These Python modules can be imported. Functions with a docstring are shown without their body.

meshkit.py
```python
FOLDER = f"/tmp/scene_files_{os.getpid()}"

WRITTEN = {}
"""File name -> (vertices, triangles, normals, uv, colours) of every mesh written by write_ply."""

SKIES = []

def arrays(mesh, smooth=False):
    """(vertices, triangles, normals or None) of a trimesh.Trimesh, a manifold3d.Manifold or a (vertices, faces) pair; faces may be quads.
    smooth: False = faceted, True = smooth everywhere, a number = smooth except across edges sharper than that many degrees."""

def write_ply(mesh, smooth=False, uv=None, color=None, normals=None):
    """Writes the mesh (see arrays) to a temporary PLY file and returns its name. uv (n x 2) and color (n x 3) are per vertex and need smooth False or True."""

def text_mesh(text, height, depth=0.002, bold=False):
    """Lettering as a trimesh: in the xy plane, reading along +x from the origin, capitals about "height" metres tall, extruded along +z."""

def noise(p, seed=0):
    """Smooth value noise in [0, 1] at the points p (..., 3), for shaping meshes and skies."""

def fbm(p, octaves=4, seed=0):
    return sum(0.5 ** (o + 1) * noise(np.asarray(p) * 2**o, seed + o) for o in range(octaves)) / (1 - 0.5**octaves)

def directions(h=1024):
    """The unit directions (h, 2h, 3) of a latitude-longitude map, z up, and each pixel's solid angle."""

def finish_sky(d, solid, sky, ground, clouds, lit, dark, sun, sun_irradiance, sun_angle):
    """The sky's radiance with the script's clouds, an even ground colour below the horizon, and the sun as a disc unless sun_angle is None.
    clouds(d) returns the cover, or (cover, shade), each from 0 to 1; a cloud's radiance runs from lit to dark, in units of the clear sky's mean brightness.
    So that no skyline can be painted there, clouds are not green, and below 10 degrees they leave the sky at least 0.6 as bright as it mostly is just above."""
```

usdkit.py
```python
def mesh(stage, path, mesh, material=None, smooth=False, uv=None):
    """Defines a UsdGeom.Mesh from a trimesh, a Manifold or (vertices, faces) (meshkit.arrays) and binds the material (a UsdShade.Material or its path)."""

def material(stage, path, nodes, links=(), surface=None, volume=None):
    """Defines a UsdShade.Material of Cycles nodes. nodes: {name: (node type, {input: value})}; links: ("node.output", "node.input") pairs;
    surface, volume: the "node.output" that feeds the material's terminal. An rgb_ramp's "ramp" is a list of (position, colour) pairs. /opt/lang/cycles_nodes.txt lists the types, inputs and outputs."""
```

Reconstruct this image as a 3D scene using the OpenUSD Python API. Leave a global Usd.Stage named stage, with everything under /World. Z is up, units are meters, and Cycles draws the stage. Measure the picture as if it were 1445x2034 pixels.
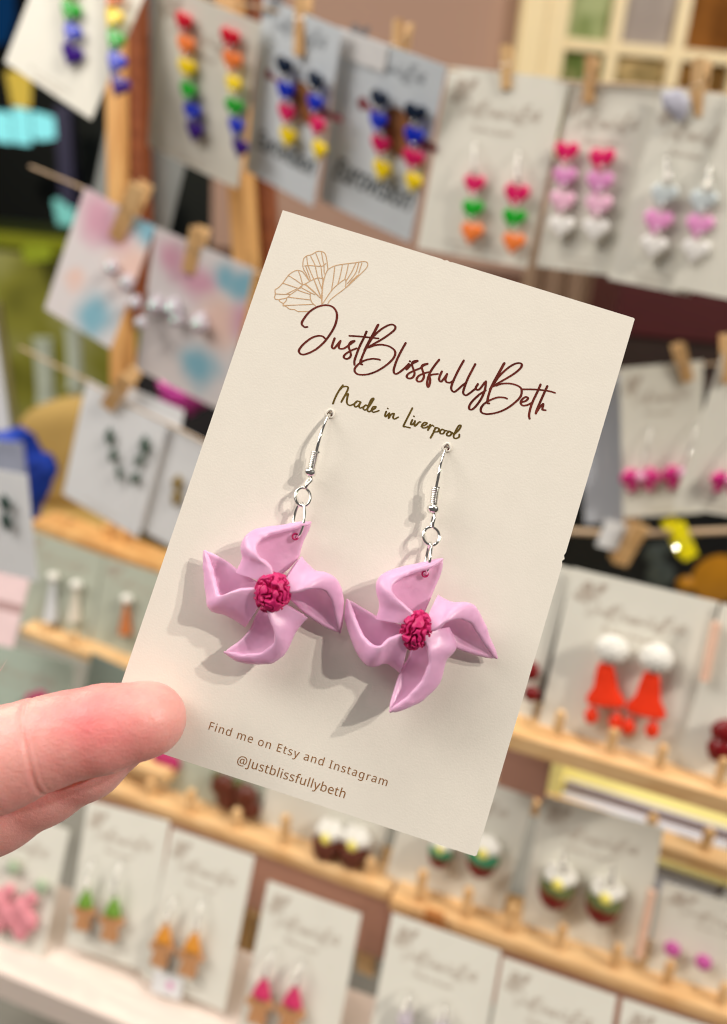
import math, random, glob, re
import numpy as np, trimesh, manifold3d, usdkit, meshkit
from pxr import Usd, UsdGeom, UsdLux, UsdShade, Gf, Sdf, Vt
from shapely.geometry import LineString, Polygon, Point
from shapely.ops import unary_union
from shapely import affinity
random.seed(3); rng = np.random.default_rng(3)
A3 = lambda *a: np.array(a, float)
def nrm(v): v = np.asarray(v, float); return v / max(np.linalg.norm(v), 1e-12)

stage = Usd.Stage.CreateInMemory()
UsdGeom.SetStageUpAxis(stage, UsdGeom.Tokens.z); UsdGeom.SetStageMetersPerUnit(stage, 1)
UsdGeom.Xform.Define(stage, '/World'); UsdGeom.Scope.Define(stage, '/World/Looks')

# ------------------------------------------------------------------ camera
FPX, CX, CY = 1540.0, 722.5, 1017.0
PITCH, ROLL = math.radians(20), math.radians(5)
CAM = A3(0, 0, 1.35)
F = A3(0, math.cos(PITCH), -math.sin(PITCH)); U0 = A3(0, math.sin(PITCH), math.cos(PITCH)); R0 = A3(1, 0, 0)
R = R0 * math.cos(ROLL) + U0 * math.sin(ROLL); U = U0 * math.cos(ROLL) - R0 * math.sin(ROLL)
cam = UsdGeom.Camera.Define(stage, '/World/camera')
M4 = Gf.Matrix4d(*[float(x) for x in (*R, 0, *U, 0, *(-F), 0, *CAM, 1)])
cam.AddTransformOp().Set(M4)
cam.CreateFocalLengthAttr(26.0); cam.CreateHorizontalApertureAttr(26.0 * 1445 / FPX)
cam.CreateVerticalApertureAttr(26.0 * 2034 / FPX)
cam.CreateFStopAttr(8.8); cam.CreateFocusDistanceAttr(0.1425)
cam.CreateClippingRangeAttr(Gf.Vec2f(0.01, 100)); cam.CreateExposureAttr(0.0)
def c2w(p): p = np.asarray(p, float); return CAM + p[0] * R - p[1] * U + p[2] * F
def d2w(p): p = np.asarray(p, float); return p[0] * R - p[1] * U + p[2] * F
def ray(x, y): return d2w(((x - CX) / FPX, (y - CY) / FPX, 1.0))
def at(x, y, d): return CAM + ray(x, y) * d          # a point d metres in front of the lens

# ------------------------------------------------------------------ light
def dome(color, strength):
    m = usdkit.material(stage, '/World/Looks/room_air', {'b': ('background_shader', {'color': color, 'strength': strength})}, surface='b.background')
    d = UsdLux.DomeLight.Define(stage, '/World/room_ambience')
    UsdShade.MaterialBindingAPI.Apply(d.GetPrim()).Bind(m); return d
dome((1.0, 0.92, 0.86), 0.12)
def lamp(name, pos, radius, intensity, color):
    s = UsdLux.SphereLight.Define(stage, '/World/' + name); s.AddTranslateOp().Set(Gf.Vec3d(*map(float, pos)))
    s.CreateRadiusAttr(radius); s.CreateIntensityAttr(intensity); s.CreateColorAttr(Gf.Vec3f(*color))
def panel(name, pos, target, w, h, intensity, color):
    s = UsdLux.RectLight.Define(stage, '/World/' + name)
    z = nrm(np.asarray(pos) - np.asarray(target)); x = nrm(np.cross(A3(0, 0.02, 1), z)); y = np.cross(z, x)
    s.AddTransformOp().Set(Gf.Matrix4d(*[float(v) for v in (*x, 0, *y, 0, *z, 0, *pos, 1)]))
    s.CreateWidthAttr(w); s.CreateHeightAttr(h); s.CreateIntensityAttr(intensity); s.CreateColorAttr(Gf.Vec3f(*color))
CARD_C = at(730, 1060, .1425)
LA = nrm(d2w((1.12, -.58, -1.0))); LB = nrm(d2w((1.42, -.86, -1.0)))
lamp('spot_lamp', CARD_C + LA * 2.3, .032, 2280, (1.0, .92, .82))
lamp('spot_lamp_001', CARD_C + LB * 2.5, .032, 2280, (1.0, .92, .82))
panel('ceiling_panel', (-0.9, -0.5, 3.0), (0.0, 0.45, 1.1), 1.2, 1.2, 2.5, (1.0, .94, .88))
panel('ceiling_panel_001', (0.05, 0.36, 2.45), (0.05, 0.40, 1.0), 0.7, 0.4, 7, (1.0, .93, .86))
panel('ceiling_panel_002', (-0.95, 0.10, 2.05), (0.05, 0.40, 1.1), 0.6, 0.6, 9.5, (1.0, .94, .88))

lamp('hall_lamp', (-1.5, 1.55, 2.2), .06, 360, (1.0, .96, .72))

# ------------------------------------------------------------------ materials
LK = {}
def lin(c): c = np.asarray(c, float) / 255; return tuple(np.where(c < .04045, c / 12.92, ((c + .055) / 1.055) ** 2.4))
def mat(name, rgb, rough=.5, var=.06, scale=300., bump=0., bscale=900., metal=0., spec=.4, extra=None, linear=False):
    if name in LK: return LK[name]
    c = np.array(rgb if linear else lin(rgb), float)
    p = {'roughness': rough, 'metallic': metal, 'specular_ior_level': spec}; p.update(extra or {})
    nodes = {'g': ('geometry', {}), 'n': ('noise_texture', {'scale': scale, 'detail': 3.0}),
             'r': ('rgb_ramp', {'ramp': [(.25, tuple(np.clip(c * (1 - var), 0, 1))), (.75, tuple(np.clip(c * (1 + var), 0, 1)))]}),
             'p': ('principled_bsdf', p)}
    links = [('g.position', 'n.vector'), ('n.fac', 'r.fac'), ('r.color', 'p.base_color')]
    if bump:
        nodes['n2'] = ('noise_texture', {'scale': bscale, 'detail': 4.0}); nodes['b'] = ('bump', {'strength': bump, 'distance': .0002})
        links += [('g.position', 'n2.vector'), ('n2.fac', 'b.height'), ('b.normal', 'p.normal')]
    LK[name] = usdkit.material(stage, '/World/Looks/' + name, nodes, links, surface='p.BSDF'); return LK[name]
def wood(name, light, dark, along=(8, 90, 90), rough=.5):
    if name in LK: return LK[name]
    nodes = {'g': ('geometry', {}), 'm': ('mapping', {'scale': along}), 'n': ('noise_texture', {'scale': 2.0, 'detail': 5.0, 'distortion': .6}),
             'r': ('rgb_ramp', {'ramp': [(.3, lin(dark)), (.62, lin(light))]}), 'p': ('principled_bsdf', {'roughness': rough, 'specular_ior_level': .35}),
             'b': ('bump', {'strength': .25, 'distance': .0004})}
    LK[name] = usdkit.material(stage, '/World/Looks/' + name, nodes, [('g.position', 'm.vector'), ('m.vector', 'n.vector'), ('n.fac', 'r.fac'), ('r.color', 'p.base_color'), ('n.fac', 'b.height'), ('b.normal', 'p.normal')], surface='p.BSDF')
    return LK[name]
def glow(name, rgb, s):
    if name not in LK: LK[name] = usdkit.material(stage, '/World/Looks/' + name, {'e': ('emission', {'color': lin(rgb), 'strength': s})}, surface='e.emission')
    return LK[name]
paper = mat('ivory_card', (226, 221, 210), .8, .014, 260, .14, 2600, spec=.12)
paper_b = mat('stall_card', (226, 224, 212), .55, .02, 60, spec=.35)
paper_w = mat('white_card', (226, 228, 230), .45, .02, 60, spec=.4)
silver = mat('silver', (240, 238, 232), .13, .01, metal=1.0)
silver_b = mat('bright_silver', (245, 244, 240), .08, .01, metal=1.0)
ink_b = mat('maroon_ink', (140, 64, 54), .3, .35, 260, .6, 500, metal=.75)
ink_g = mat('olive_ink', (132, 108, 52), .32, .3, 300, .6, 500, metal=.7)
ink_t = mat('tan_ink', (196, 160, 122), .45, .08, 700)
ink_f = mat('brown_ink', (140, 98, 58), .5, .08, 700)
ink_far = mat('faded_ink', (178, 162, 146), .5, .05)
ink_dk = mat('black_ink', (58, 66, 70), .5, .05)
twine = mat('twine', (196, 170, 140), .8, .15, 1500)
pegwood = wood('peg_wood', (222, 184, 132), (190, 144, 92), (60, 60, 14))
pine = wood('pine', (232, 182, 116), (206, 146, 84), (40, 40, 6))
ledgewood = wood('ledge_wood', (234, 196, 144), (216, 170, 114), (7, 60, 60))
def plastic(rgb, n=None, rough=.3): return mat(n or 'clay_%02x%02x%02x' % tuple(rgb), rgb, rough, .05, 200, spec=.5)

# ------------------------------------------------------------------ objects and parts
used = {}
def numbered(parent, name):
    k = (parent, name); i = used.get(k, 0); used[k] = i + 1
    return name if i == 0 else '%s_%03d' % (name, i)
class Thing:
    def __init__(s, name, base, label, cat=None, group=None, kind=None):
        s.name = numbered('/World', name); s.path = '/World/' + s.name; s.base = np.asarray(base, float)
        x = UsdGeom.Xform.Define(stage, s.path); x.AddTranslateOp().Set(Gf.Vec3d(*map(float, s.base)))
        s.prim = x.GetPrim(); tag(s.prim, label, cat, group, kind)
    def part(s, name, mesh, m, parent=None, smooth=False, label=None, kind=None):
        v, f = vf(mesh); pp = parent or s.path; path = pp + '/' + numbered(pp, name)
        p = usdkit.mesh(stage, path, (v - s.base, f), m, smooth=smooth).GetPrim()
        if label: p.SetCustomDataByKey('label', label)
        if kind: p.SetCustomDataByKey('kind', kind)
        return path
GROUPS = {'display_card': 'earring cards displayed on the stall', 'clothes_peg': 'small pegs clipped to the twine', 'heart_earring': 'heart drop earrings on the top row of cards', 'flower_earring': 'pink pinwheel flower earrings on the held card',
 'gingerbread_earring': 'gingerbread figure earrings on the bottom row', 'flower_drop_earring': 'flower topped drop earrings on the stands', 'bow_earring': 'magenta bow earrings at right', 'pom_pom_earring': 'pom pom earrings on the right stand', 'bead_earring': 'small bead earrings on the stands',
 'leaf_earring': 'resin leaf earrings on the white cards', 'tassel_earring': 'tassel earrings on the sage cards', 'iridescent_earring': 'iridescent earrings on the pastel cards', 'crystal_earring': 'clear drop earrings on the bottom row', 'blossom_earring': 'rose blossom earrings at lower left', 'twine_line': 'lines of twine strung across the stall',
 'cyan_lamp': 'cyan lights in the dark hall', 'stacked_card': 'cards stacked in the yellow crate', 'tiered_stand': 'stepped pine stands', 'glass_stick': 'glossy peach sticks between cards', 'glossy_column': 'pale columns far behind', 'leaf_bead': 'tiny leaf beads'}
def tag(p, label=None, cat=None, group=None, kind=None):
    group = group or GROUPS.get(re.sub(r'_\d{3}$', '', p.GetName())) if cat else group
    for k, v in (('label', label), ('category', cat), ('group', group), ('kind', kind)):
        if v: p.SetCustomDataByKey(k, v)
def single(name, mesh, m, label=None, cat=None, group=None, kind=None, smooth=False):
    p = usdkit.mesh(stage, '/World/' + numbered('/World', name), mesh, m, smooth=smooth).GetPrim(); tag(p, label, cat, group, kind); return p
def vf(mesh):
    if hasattr(mesh, 'to_mesh'): q = mesh.to_mesh(); return np.array(q.vert_properties[:, :3], float), np.array(q.tri_verts)
    if isinstance(mesh, (tuple, list)):
        v, f = np.asarray(mesh[0], float), np.asarray(mesh[1], int)
        if f.shape[1] == 4: f = np.vstack([f[:, [0, 1, 2]], f[:, [0, 2, 3]]])
        return v, f
    return np.array(mesh.vertices), np.array(mesh.faces)
def join(ms):
    vs, fs, n = [], [], 0
    for m in ms: v, f = vf(m); vs.append(v); fs.append(f + n); n += len(v)
    return np.vstack(vs), np.vstack(fs)

# ------------------------------------------------------------------ mesh helpers
def spline(pts, n=8):
    p = np.asarray(pts, float)
    if len(p) < 3: return p
    q = np.vstack([2 * p[0] - p[1], p, 2 * p[-1] - p[-2]]); out = []
    for i in range(1, len(q) - 2):
        for t in np.linspace(0, 1, n, endpoint=False):
            a, b, c, d = q[i - 1:i + 3]
            out.append(.5 * (2 * b + (c - a) * t + (2 * a - 5 * b + 4 * c - d) * t * t + (3 * b - a - 3 * c + d) * t ** 3))
    return np.vstack(out + [p[-1]])
def resample(p, n):
    s = np.r_[0, np.cumsum(np.linalg.norm(np.diff(p, axis=0), axis=1))]; t = np.linspace(0, s[-1], n)
    return np.stack([np.interp(t, s, p[:, k]) for k in range(p.shape[1])], 1)
def tube(p, r, k=10, closed=False):
    p = np.asarray(p, float); n = len(p); r = np.broadcast_to(np.asarray(r, float), (n,))
    T = (np.roll(p, -1, 0) - np.roll(p, 1, 0)) if closed else np.gradient(p, axis=0)
    T = T / np.maximum(np.linalg.norm(T, axis=1, keepdims=True), 1e-12)
    a = nrm(np.cross(T[0], A3(.31, .7, .64))); v = []
    for i in range(n):
        a = nrm(a - T[i] * (a @ T[i])); b = np.cross(T[i], a)
        th = np.arange(k) * 2 * math.pi / k
        v.append(p[i] + r[i] * (np.cos(th)[:, None] * a + np.sin(th)[:, None] * b))
    v = np.vstack(v); f = []
    for i in range(n if closed else n - 1):
        j = (i + 1) % n
        for q in range(k):
            w = (q + 1) % k; f += [(i * k + q, j * k + q, j * k + w), (i * k + q, j * k + w, i * k + w)]
    if not closed:
        v = np.vstack([v, p[0], p[-1]]); c0, c1 = n * k, n * k + 1
        for q in range(k):
            w = (q + 1) % k; f += [(c0, w, q), (c1, (n - 1) * k + q, (n - 1) * k + w)]
    f = np.array(f)[:, ::-1]
    return v, f
def ring(c, axis_u, axis_v, r, w, k=8, n=28, r2=None):
    th = np.arange(n) * 2 * math.pi / n
    return tube(c + np.outer(np.cos(th) * r, axis_u) + np.outer(np.sin(th) * (r2 or r), axis_v), w, k, True)
def hexa(o, u, v, w, bev=0.):
    """box with corner o and edge vectors u, v, w; optional chamfer (metres)"""
    o, u, v, w = map(lambda a: np.asarray(a, float), (o, u, v, w)); lu, lv, lw = (np.linalg.norm(a) for a in (u, v, w))
    if bev > 0:
        b = min(bev, .45 * min(lu, lv, lw)); pts = []
        for i in (0, 1):
            for j in (0, 1):
                for k in (0, 1):
                    for ax in range(3):
                        q = [abs(i - b / lu), abs(j - b / lv), abs(k - b / lw)]; q[ax] = (i, j, k)[ax]; pts.append(q)
        m = manifold3d.Manifold.hull_points(np.array(pts) * [lu, lv, lw]); V, T = vf(m); V = V / [lu, lv, lw]
    else:
        m = trimesh.creation.box((1, 1, 1)); V, T = np.array(m.vertices) + .5, np.array(m.faces)
    if np.dot(np.cross(u, v), w) < 0: T = T[:, ::-1]
    return o + V @ np.stack([u, v, w]), T
def ball(c, r, n=2, sc=None, ax=None):
    m = trimesh.creation.icosphere(subdivisions=n); V = np.array(m.vertices) * (np.asarray(sc) if sc is not None else 1) * r
    if ax is not None: V = V @ np.stack(ax)
    return V + c, np.array(m.faces)
def lathe(prof, o, axis, k=20):
    """prof: (radius, height along axis)"""
    axis = nrm(axis); a = nrm(np.cross(axis, A3(.3, .8, .5))); b = np.cross(axis, a); th = np.arange(k) * 2 * math.pi / k; v = []
    for r, h in prof: v.append(o + axis * h + r * (np.cos(th)[:, None] * a + np.sin(th)[:, None] * b))
    v = np.vstack(v); f = []; n = len(prof)
    for i in range(n - 1):
        for q in range(k):
            w = (q + 1) % k; f += [(i * k + q, i * k + w, (i + 1) * k + w), (i * k + q, (i + 1) * k + w, (i + 1) * k + q)]
    v = np.vstack([v, o + axis * prof[0][1], o + axis * prof[-1][1]])
    for q in range(k):
        w = (q + 1) % k; f += [(n * k, w, q), (n * k + 1, (n - 1) * k + q, (n - 1) * k + w)]
    return v, np.array(f)
def extrude(shape, h):
    gs = [g for g in getattr(shape, 'geoms', [shape]) if g.area > 1e-14]
    return join([trimesh.creation.extrude_polygon(g, h, engine='earcut') for g in gs])
class Plane:
    """a plane of the scene with its own axes: u to the right, v down, n towards the viewer"""
    def __init__(s, o, yaw=0., lean=0.):
        y = math.radians(yaw); l = math.radians(lean)
        s.o = np.asarray(o, float); s.u = A3(math.cos(y), -math.sin(y), 0); nh = A3(-math.sin(y), -math.cos(y), 0)
        s.n = nh * math.cos(l) + A3(0, 0, 1) * math.sin(l); s.v = -np.cross(s.n, s.u)
    def hit(s, x, y, off=0.):
        d = ray(x, y); return CAM + d * (((s.o + s.n * off - CAM) @ s.n) / (d @ s.n))
class Sheet:
    """a rectangle on a plane found from three of its corners"""
    def __init__(s, plane, TL, TR, BL, off=0., fit=None):
        a, b, c = (plane.hit(*q, off) for q in (TL, TR, BL)); nn = plane.n
        if fit:      # a card hangs a little out of its row's plane: turn it until it is a true rectangle
            from scipy.optimize import least_squares
            rb, rc = nrm(b - CAM), nrm(c - CAM)
            def err(z):
                u, v = b + rb * z[0] - a, c + rc * z[1] - a; lu, lv = np.linalg.norm(u), np.linalg.norm(v)
                return [2.0 * (u @ v) / (lu * lv), .25 * (lv / lu - fit), .10 * z[0] / .02, .10 * z[1] / .02]
            z = least_squares(err, [0., 0.]).x; z = np.clip(z, -.035, .035); b = b + rb * z[0]; c = c + rc * z[1]
            nn = nrm(np.cross(c - a, b - a)); nn = nn if nn @ (CAM - a) > 0 else -nn
        s.o = a; s.W = np.linalg.norm(b - a); s.u = (b - a) / s.W
        v = c - a; v = v - s.u * (v @ s.u); s.H = np.linalg.norm(v); s.v = v / s.H; s.n = nn; s.plane = plane
        s.pl = Plane.__new__(Plane); s.pl.o, s.pl.u, s.pl.v, s.pl.n = s.o, s.u, s.v, s.n
        s.d = float((s.o - CAM) @ F)
    def hit(s, x, y, off=0.): return s.pl.hit(x, y, off)
    def place(s, V):          # local (x right, y down, h) -> world
        V = np.asarray(V, float); return s.o + V[:, :1] * s.u + V[:, 1:2] * s.v + V[:, 2:3] * s.n
    def local(s, x, y, h=0.): p = s.hit(x, y, h) - s.o; return A3(p @ s.u, p @ s.v, h)

# ------------------------------------------------------------------ the card in the hand: pose from its four corners
class Held(Sheet):
    def __init__(s):
        h1 = nrm(A3(.95286, .30224, -.02677)); h2 = A3(-.3134, .9469, -.0858); h2 = nrm(h2 - h1 * (h1 @ h2))
        s.o = c2w((-.015444, -.057734, .148184)); s.u, s.v = d2w(h1), d2w(h2); s.n = -np.cross(s.u, s.v); s.n = s.n if s.n @ F < 0 else -s.n
        s.W, s.H = .0700, .1030; s.pl = Plane.__new__(Plane); s.pl.o, s.pl.u, s.pl.v, s.pl.n = s.o, s.u, s.v, s.n
HC = Held()
def strokes(lines, region, scale, width, sheet=HC, smooth=6, wfun=None, jitter=True):
    """lettering traced as pen strokes; returns one flat shapely shape in the sheet's own metres"""
    out = []
    for L in lines:
        p = np.array([sheet.local(region[0] + x * scale, region[1] + y * scale)[:2] for x, y in L])
        q = spline(p, smooth) if smooth > 1 else p
        if wfun is None: out.append(LineString(q).buffer(width / 2, quad_segs=4)); continue
        d = np.diff(q, axis=0)
        for i in range(len(q) - 1):
            out.append(LineString(q[i:i + 2]).buffer(width / 2 * wfun(d[i]), quad_segs=4))
    return unary_union(out).simplify(1.2e-5)
def print_on(t, name, shape, m, sheet, h=2e-5, base=1.2e-5):
    V, T = extrude(shape, h); V[:, 2] += base
    return t.part(name, (sheet.place(V), T[:, ::-1]), m)
Z = 300 / 1445.
J_A = [[(150, 285), (120, 285), (95, 255), (110, 215), (160, 150), (220, 105), (290, 80), (350, 78), (400, 100), (430, 150), (430, 210), (410, 280), (370, 350), (310, 430), (230, 500), (150, 540), (95, 548), (68, 520), (85, 480), (140, 425), (200, 385), (255, 370), (295, 375), (318, 395)],
 [(410, 395), (390, 450), (385, 480), (405, 490), (440, 450), (465, 420)], [(465, 420), (450, 465), (455, 490), (480, 495), (510, 485), (560, 450), (600, 420), (570, 425), (550, 450), (545, 480), (560, 520), (565, 560), (545, 585), (515, 590), (497, 570), (520, 540), (570, 510), (620, 490)],
 [(715, 330), (690, 390), (650, 470), (615, 560), (600, 610), (600, 645)], [(550, 370), (640, 375), (740, 385), (830, 395)],
 [(828, 265), (790, 340), (740, 430), (700, 510), (670, 580), (660, 635)], [(822, 268), (784, 342), (735, 430), (695, 510)],
 [(715, 480), (770, 390), (840, 320), (910, 275), (960, 262), (990, 280), (985, 310), (940, 350), (860, 405), (780, 450), (720, 485)],
 [(740, 480), (800, 460), (860, 455), (930, 470), (980, 505), (990, 545), (965, 595), (900, 655), (810, 710), (720, 740), (640, 740), (605, 715), (605, 680), (640, 640), (700, 605), (770, 590), (830, 595), (845, 602)], [(660, 600), (655, 635), (675, 645)],
 [(1090, 440), (1050, 510), (1010, 590), (985, 660), (975, 705), (990, 735), (1030, 720), (1090, 670), (1120, 640), (1105, 670), (1100, 690), (1150, 640), (1205, 610), (1165, 615), (1150, 645), (1165, 690), (1175, 735), (1155, 770), (1120, 778), (1100, 760), (1120, 730), (1180, 700), (1230, 680), (1260, 655), (1300, 638), (1260, 645), (1243, 670), (1255, 710), (1265, 760), (1245, 800), (1210, 808), (1195, 785), (1220, 750), (1280, 725), (1330, 715)],
 [(1128, 612), (1134, 616)], [(1410, 600), (1370, 650), (1330, 710), (1305, 770), (1295, 830), (1305, 860), (1320, 830), (1325, 790), (1320, 755), (1350, 740), (1400, 735)]]
J_B = [[(280, 375), (260, 420), (255, 455), (275, 470), (310, 430), (330, 400)], [(330, 400), (315, 445), (325, 475), (360, 480), (395, 460)],
 [(490, 270), (450, 340), (410, 420), (380, 490), (370, 540), (395, 570), (430, 550), (480, 505), (515, 480)], [(600, 305), (560, 380), (525, 450), (495, 530), (485, 580), (510, 602), (550, 580), (600, 540)],
 [(625, 495), (605, 530), (615, 550), (645, 540), (690, 480)], [(702, 470), (695, 540), (665, 620), (620, 690), (575, 735), (545, 735), (545, 700), (580, 650), (640, 595), (700, 555)],
 [(880, 295), (840, 370), (790, 460), (745, 550), (720, 630), (715, 670)], [(874, 298), (834, 372), (785, 460), (742, 545)],
 [(765, 515), (820, 430), (890, 360), (960, 310), (1015, 293), (1045, 305), (1035, 340), (980, 390), (900, 440), (830, 480), (775, 515)],
 [(800, 510), (840, 495), (900, 488), (970, 497), (1030, 525), (1045, 565), (1030, 620), (970, 680), (890, 735), (800, 770), (710, 782), (660, 765), (655, 725), (690, 680), (750, 645), (820, 622), (880, 625), (905, 635)], [(722, 640), (715, 675), (735, 680)],
 [(1050, 545), (1140, 545), (1240, 552), (1320, 565), (1365, 580)], [(1040, 670), (1085, 655), (1105, 630), (1085, 618), (1050, 640), (1035, 675), (1055, 700), (1100, 695), (1140, 675)],
 [(1225, 500), (1195, 570), (1160, 640), (1130, 720), (1115, 790), (1120, 825)], [(1290, 515), (1255, 590), (1220, 670), (1190, 740), (1180, 775)], [(1185, 765), (1215, 720), (1250, 685), (1245, 720), (1245, 740), (1275, 745)]]
MADE = [[(105, 248), (130, 185), (165, 120), (200, 72)], [(165, 122), (200, 88), (240, 85), (250, 105), (225, 160), (185, 232)], [(185, 232), (215, 180), (250, 155), (240, 200), (240, 245), (265, 265), (300, 255), (330, 235)],
 [(365, 230), (335, 225), (310, 255), (320, 280), (350, 265), (370, 235), (355, 270), (365, 290), (395, 280), (420, 262)], [(440, 270), (415, 265), (395, 290), (410, 310), (440, 290), (480, 230), (495, 200), (475, 205), (450, 255), (435, 305), (450, 325), (480, 310), (505, 295), (515, 278), (490, 280), (475, 310), (490, 330), (520, 325), (545, 315)],
 [(615, 325), (603, 360), (612, 372), (640, 345)], [(628, 293), (633, 297)], [(645, 340), (640, 375), (640, 385), (665, 350), (690, 345), (680, 380), (695, 395), (730, 378)],
 [(865, 292), (830, 360), (795, 430), (780, 465), (800, 470), (845, 480)], [(865, 405), (850, 440), (860, 450), (890, 425)], [(878, 368), (883, 372)], [(890, 415), (885, 455), (895, 460), (930, 425), (945, 425)],
 [(950, 465), (985, 455), (1005, 435), (980, 430), (957, 455), (965, 480), (995, 478), (1015, 465)], [(1035, 450), (1020, 485), (1015, 500), (1035, 470), (1055, 455), (1070, 465)], [(1085, 480), (1065, 530), (1040, 575)], [(1070, 510), (1095, 480), (1120, 490), (1110, 515), (1075, 520)],
 [(1150, 495), (1130, 510), (1135, 535), (1160, 535), (1175, 510), (1155, 495), (1175, 505), (1215, 515), (1195, 535), (1200, 555), (1225, 555), (1240, 530), (1220, 513), (1245, 525), (1265, 540), (1310, 500), (1330, 460), (1310, 460), (1280, 510), (1260, 560), (1275, 582), (1310, 570), (1315, 545)]]
BFLY = [[(525, 868), (460, 870), (390, 868), (345, 845), (290, 840), (240, 805), (205, 795), (215, 765), (240, 740), (250, 712)], [(205, 768), (165, 745), (155, 725), (110, 715), (98, 690), (110, 650), (105, 600), (150, 570), (200, 515), (240, 460), (290, 400), (370, 358), (440, 368), (480, 410), (520, 470), (545, 485)],
 [(105, 650), (180, 655), (290, 655)], [(155, 720), (250, 700), (300, 655), (380, 600), (440, 545), (500, 515), (560, 480), (640, 450), (705, 462)], [(280, 425), (360, 475), (440, 530), (480, 535), (560, 600), (680, 710)], [(200, 515), (290, 545), (400, 580), (440, 560)], [(370, 590), (310, 620), (250, 650)], [(400, 370), (425, 440), (445, 520)],
 [(430, 570), (560, 640), (600, 660)], [(385, 600), (460, 630), (545, 655)], [(270, 690), (380, 705), (545, 725)], [(205, 795), (350, 790), (575, 780)], [(545, 640), (545, 700), (565, 755), (610, 800)], [(490, 530), (580, 610), (680, 710)],
 [(530, 480), (495, 400), (455, 320), (460, 220), (500, 175), (560, 160), (630, 120), (700, 125), (735, 160), (755, 250), (765, 350)], [(500, 185), (515, 290), (560, 400), (590, 470), (640, 600), (685, 710)], [(550, 180), (600, 280), (620, 360), (640, 450), (690, 590)], [(615, 145), (660, 260), (680, 320), (690, 420), (705, 462)], [(685, 130), (700, 220), (715, 290), (720, 400)],
 [(475, 300), (540, 295), (620, 302), (690, 305), (740, 270)], [(490, 310), (520, 390), (545, 470)], [(590, 470), (620, 540), (680, 690)], [(705, 462), (695, 560), (685, 710), (690, 780)],
 [(690, 780), (700, 560), (730, 420), (770, 345), (850, 300), (950, 280), (1100, 262), (1210, 245), (1260, 265), (1250, 320), (1180, 395), (1080, 490), (980, 580), (860, 670), (790, 730), (765, 770)], [(850, 315), (835, 450), (810, 610)], [(945, 290), (920, 420), (890, 525)], [(1020, 280), (1000, 380), (975, 470)], [(1115, 265), (1060, 380), (990, 490)], [(1150, 262), (1110, 390), (1010, 520)], [(1190, 262), (1150, 390)],
 [(700, 770), (810, 610), (890, 530), (975, 470), (990, 500), (985, 570)], [(1130, 420), (1080, 480), (1010, 550)], [(1150, 410), (1070, 500), (1000, 565)]]
def slant(d):          # pen: down strokes broad, up strokes fine
    a = math.atan2(d[1], d[0]); return .86 + .34 * abs(math.sin(a)) ** 2
brand = unary_union([strokes(J_A, (580, 590), Z, .00037, wfun=slant), strokes(J_B, (820, 660), Z, .00037, wfun=slant)])
made = strokes(MADE, (640, 750), Z, .00030, wfun=slant)
bfly = unary_union([strokes(BFLY, (530, 480), 230 / 1445., .00017, smooth=4),
                    Polygon([HC.local(530 + x * 230 / 1445., 480 + y * 230 / 1445.)[:2] for x, y in [(990, 575), (1060, 480), (1130, 420), (1165, 402), (1100, 475)]])])
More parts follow.
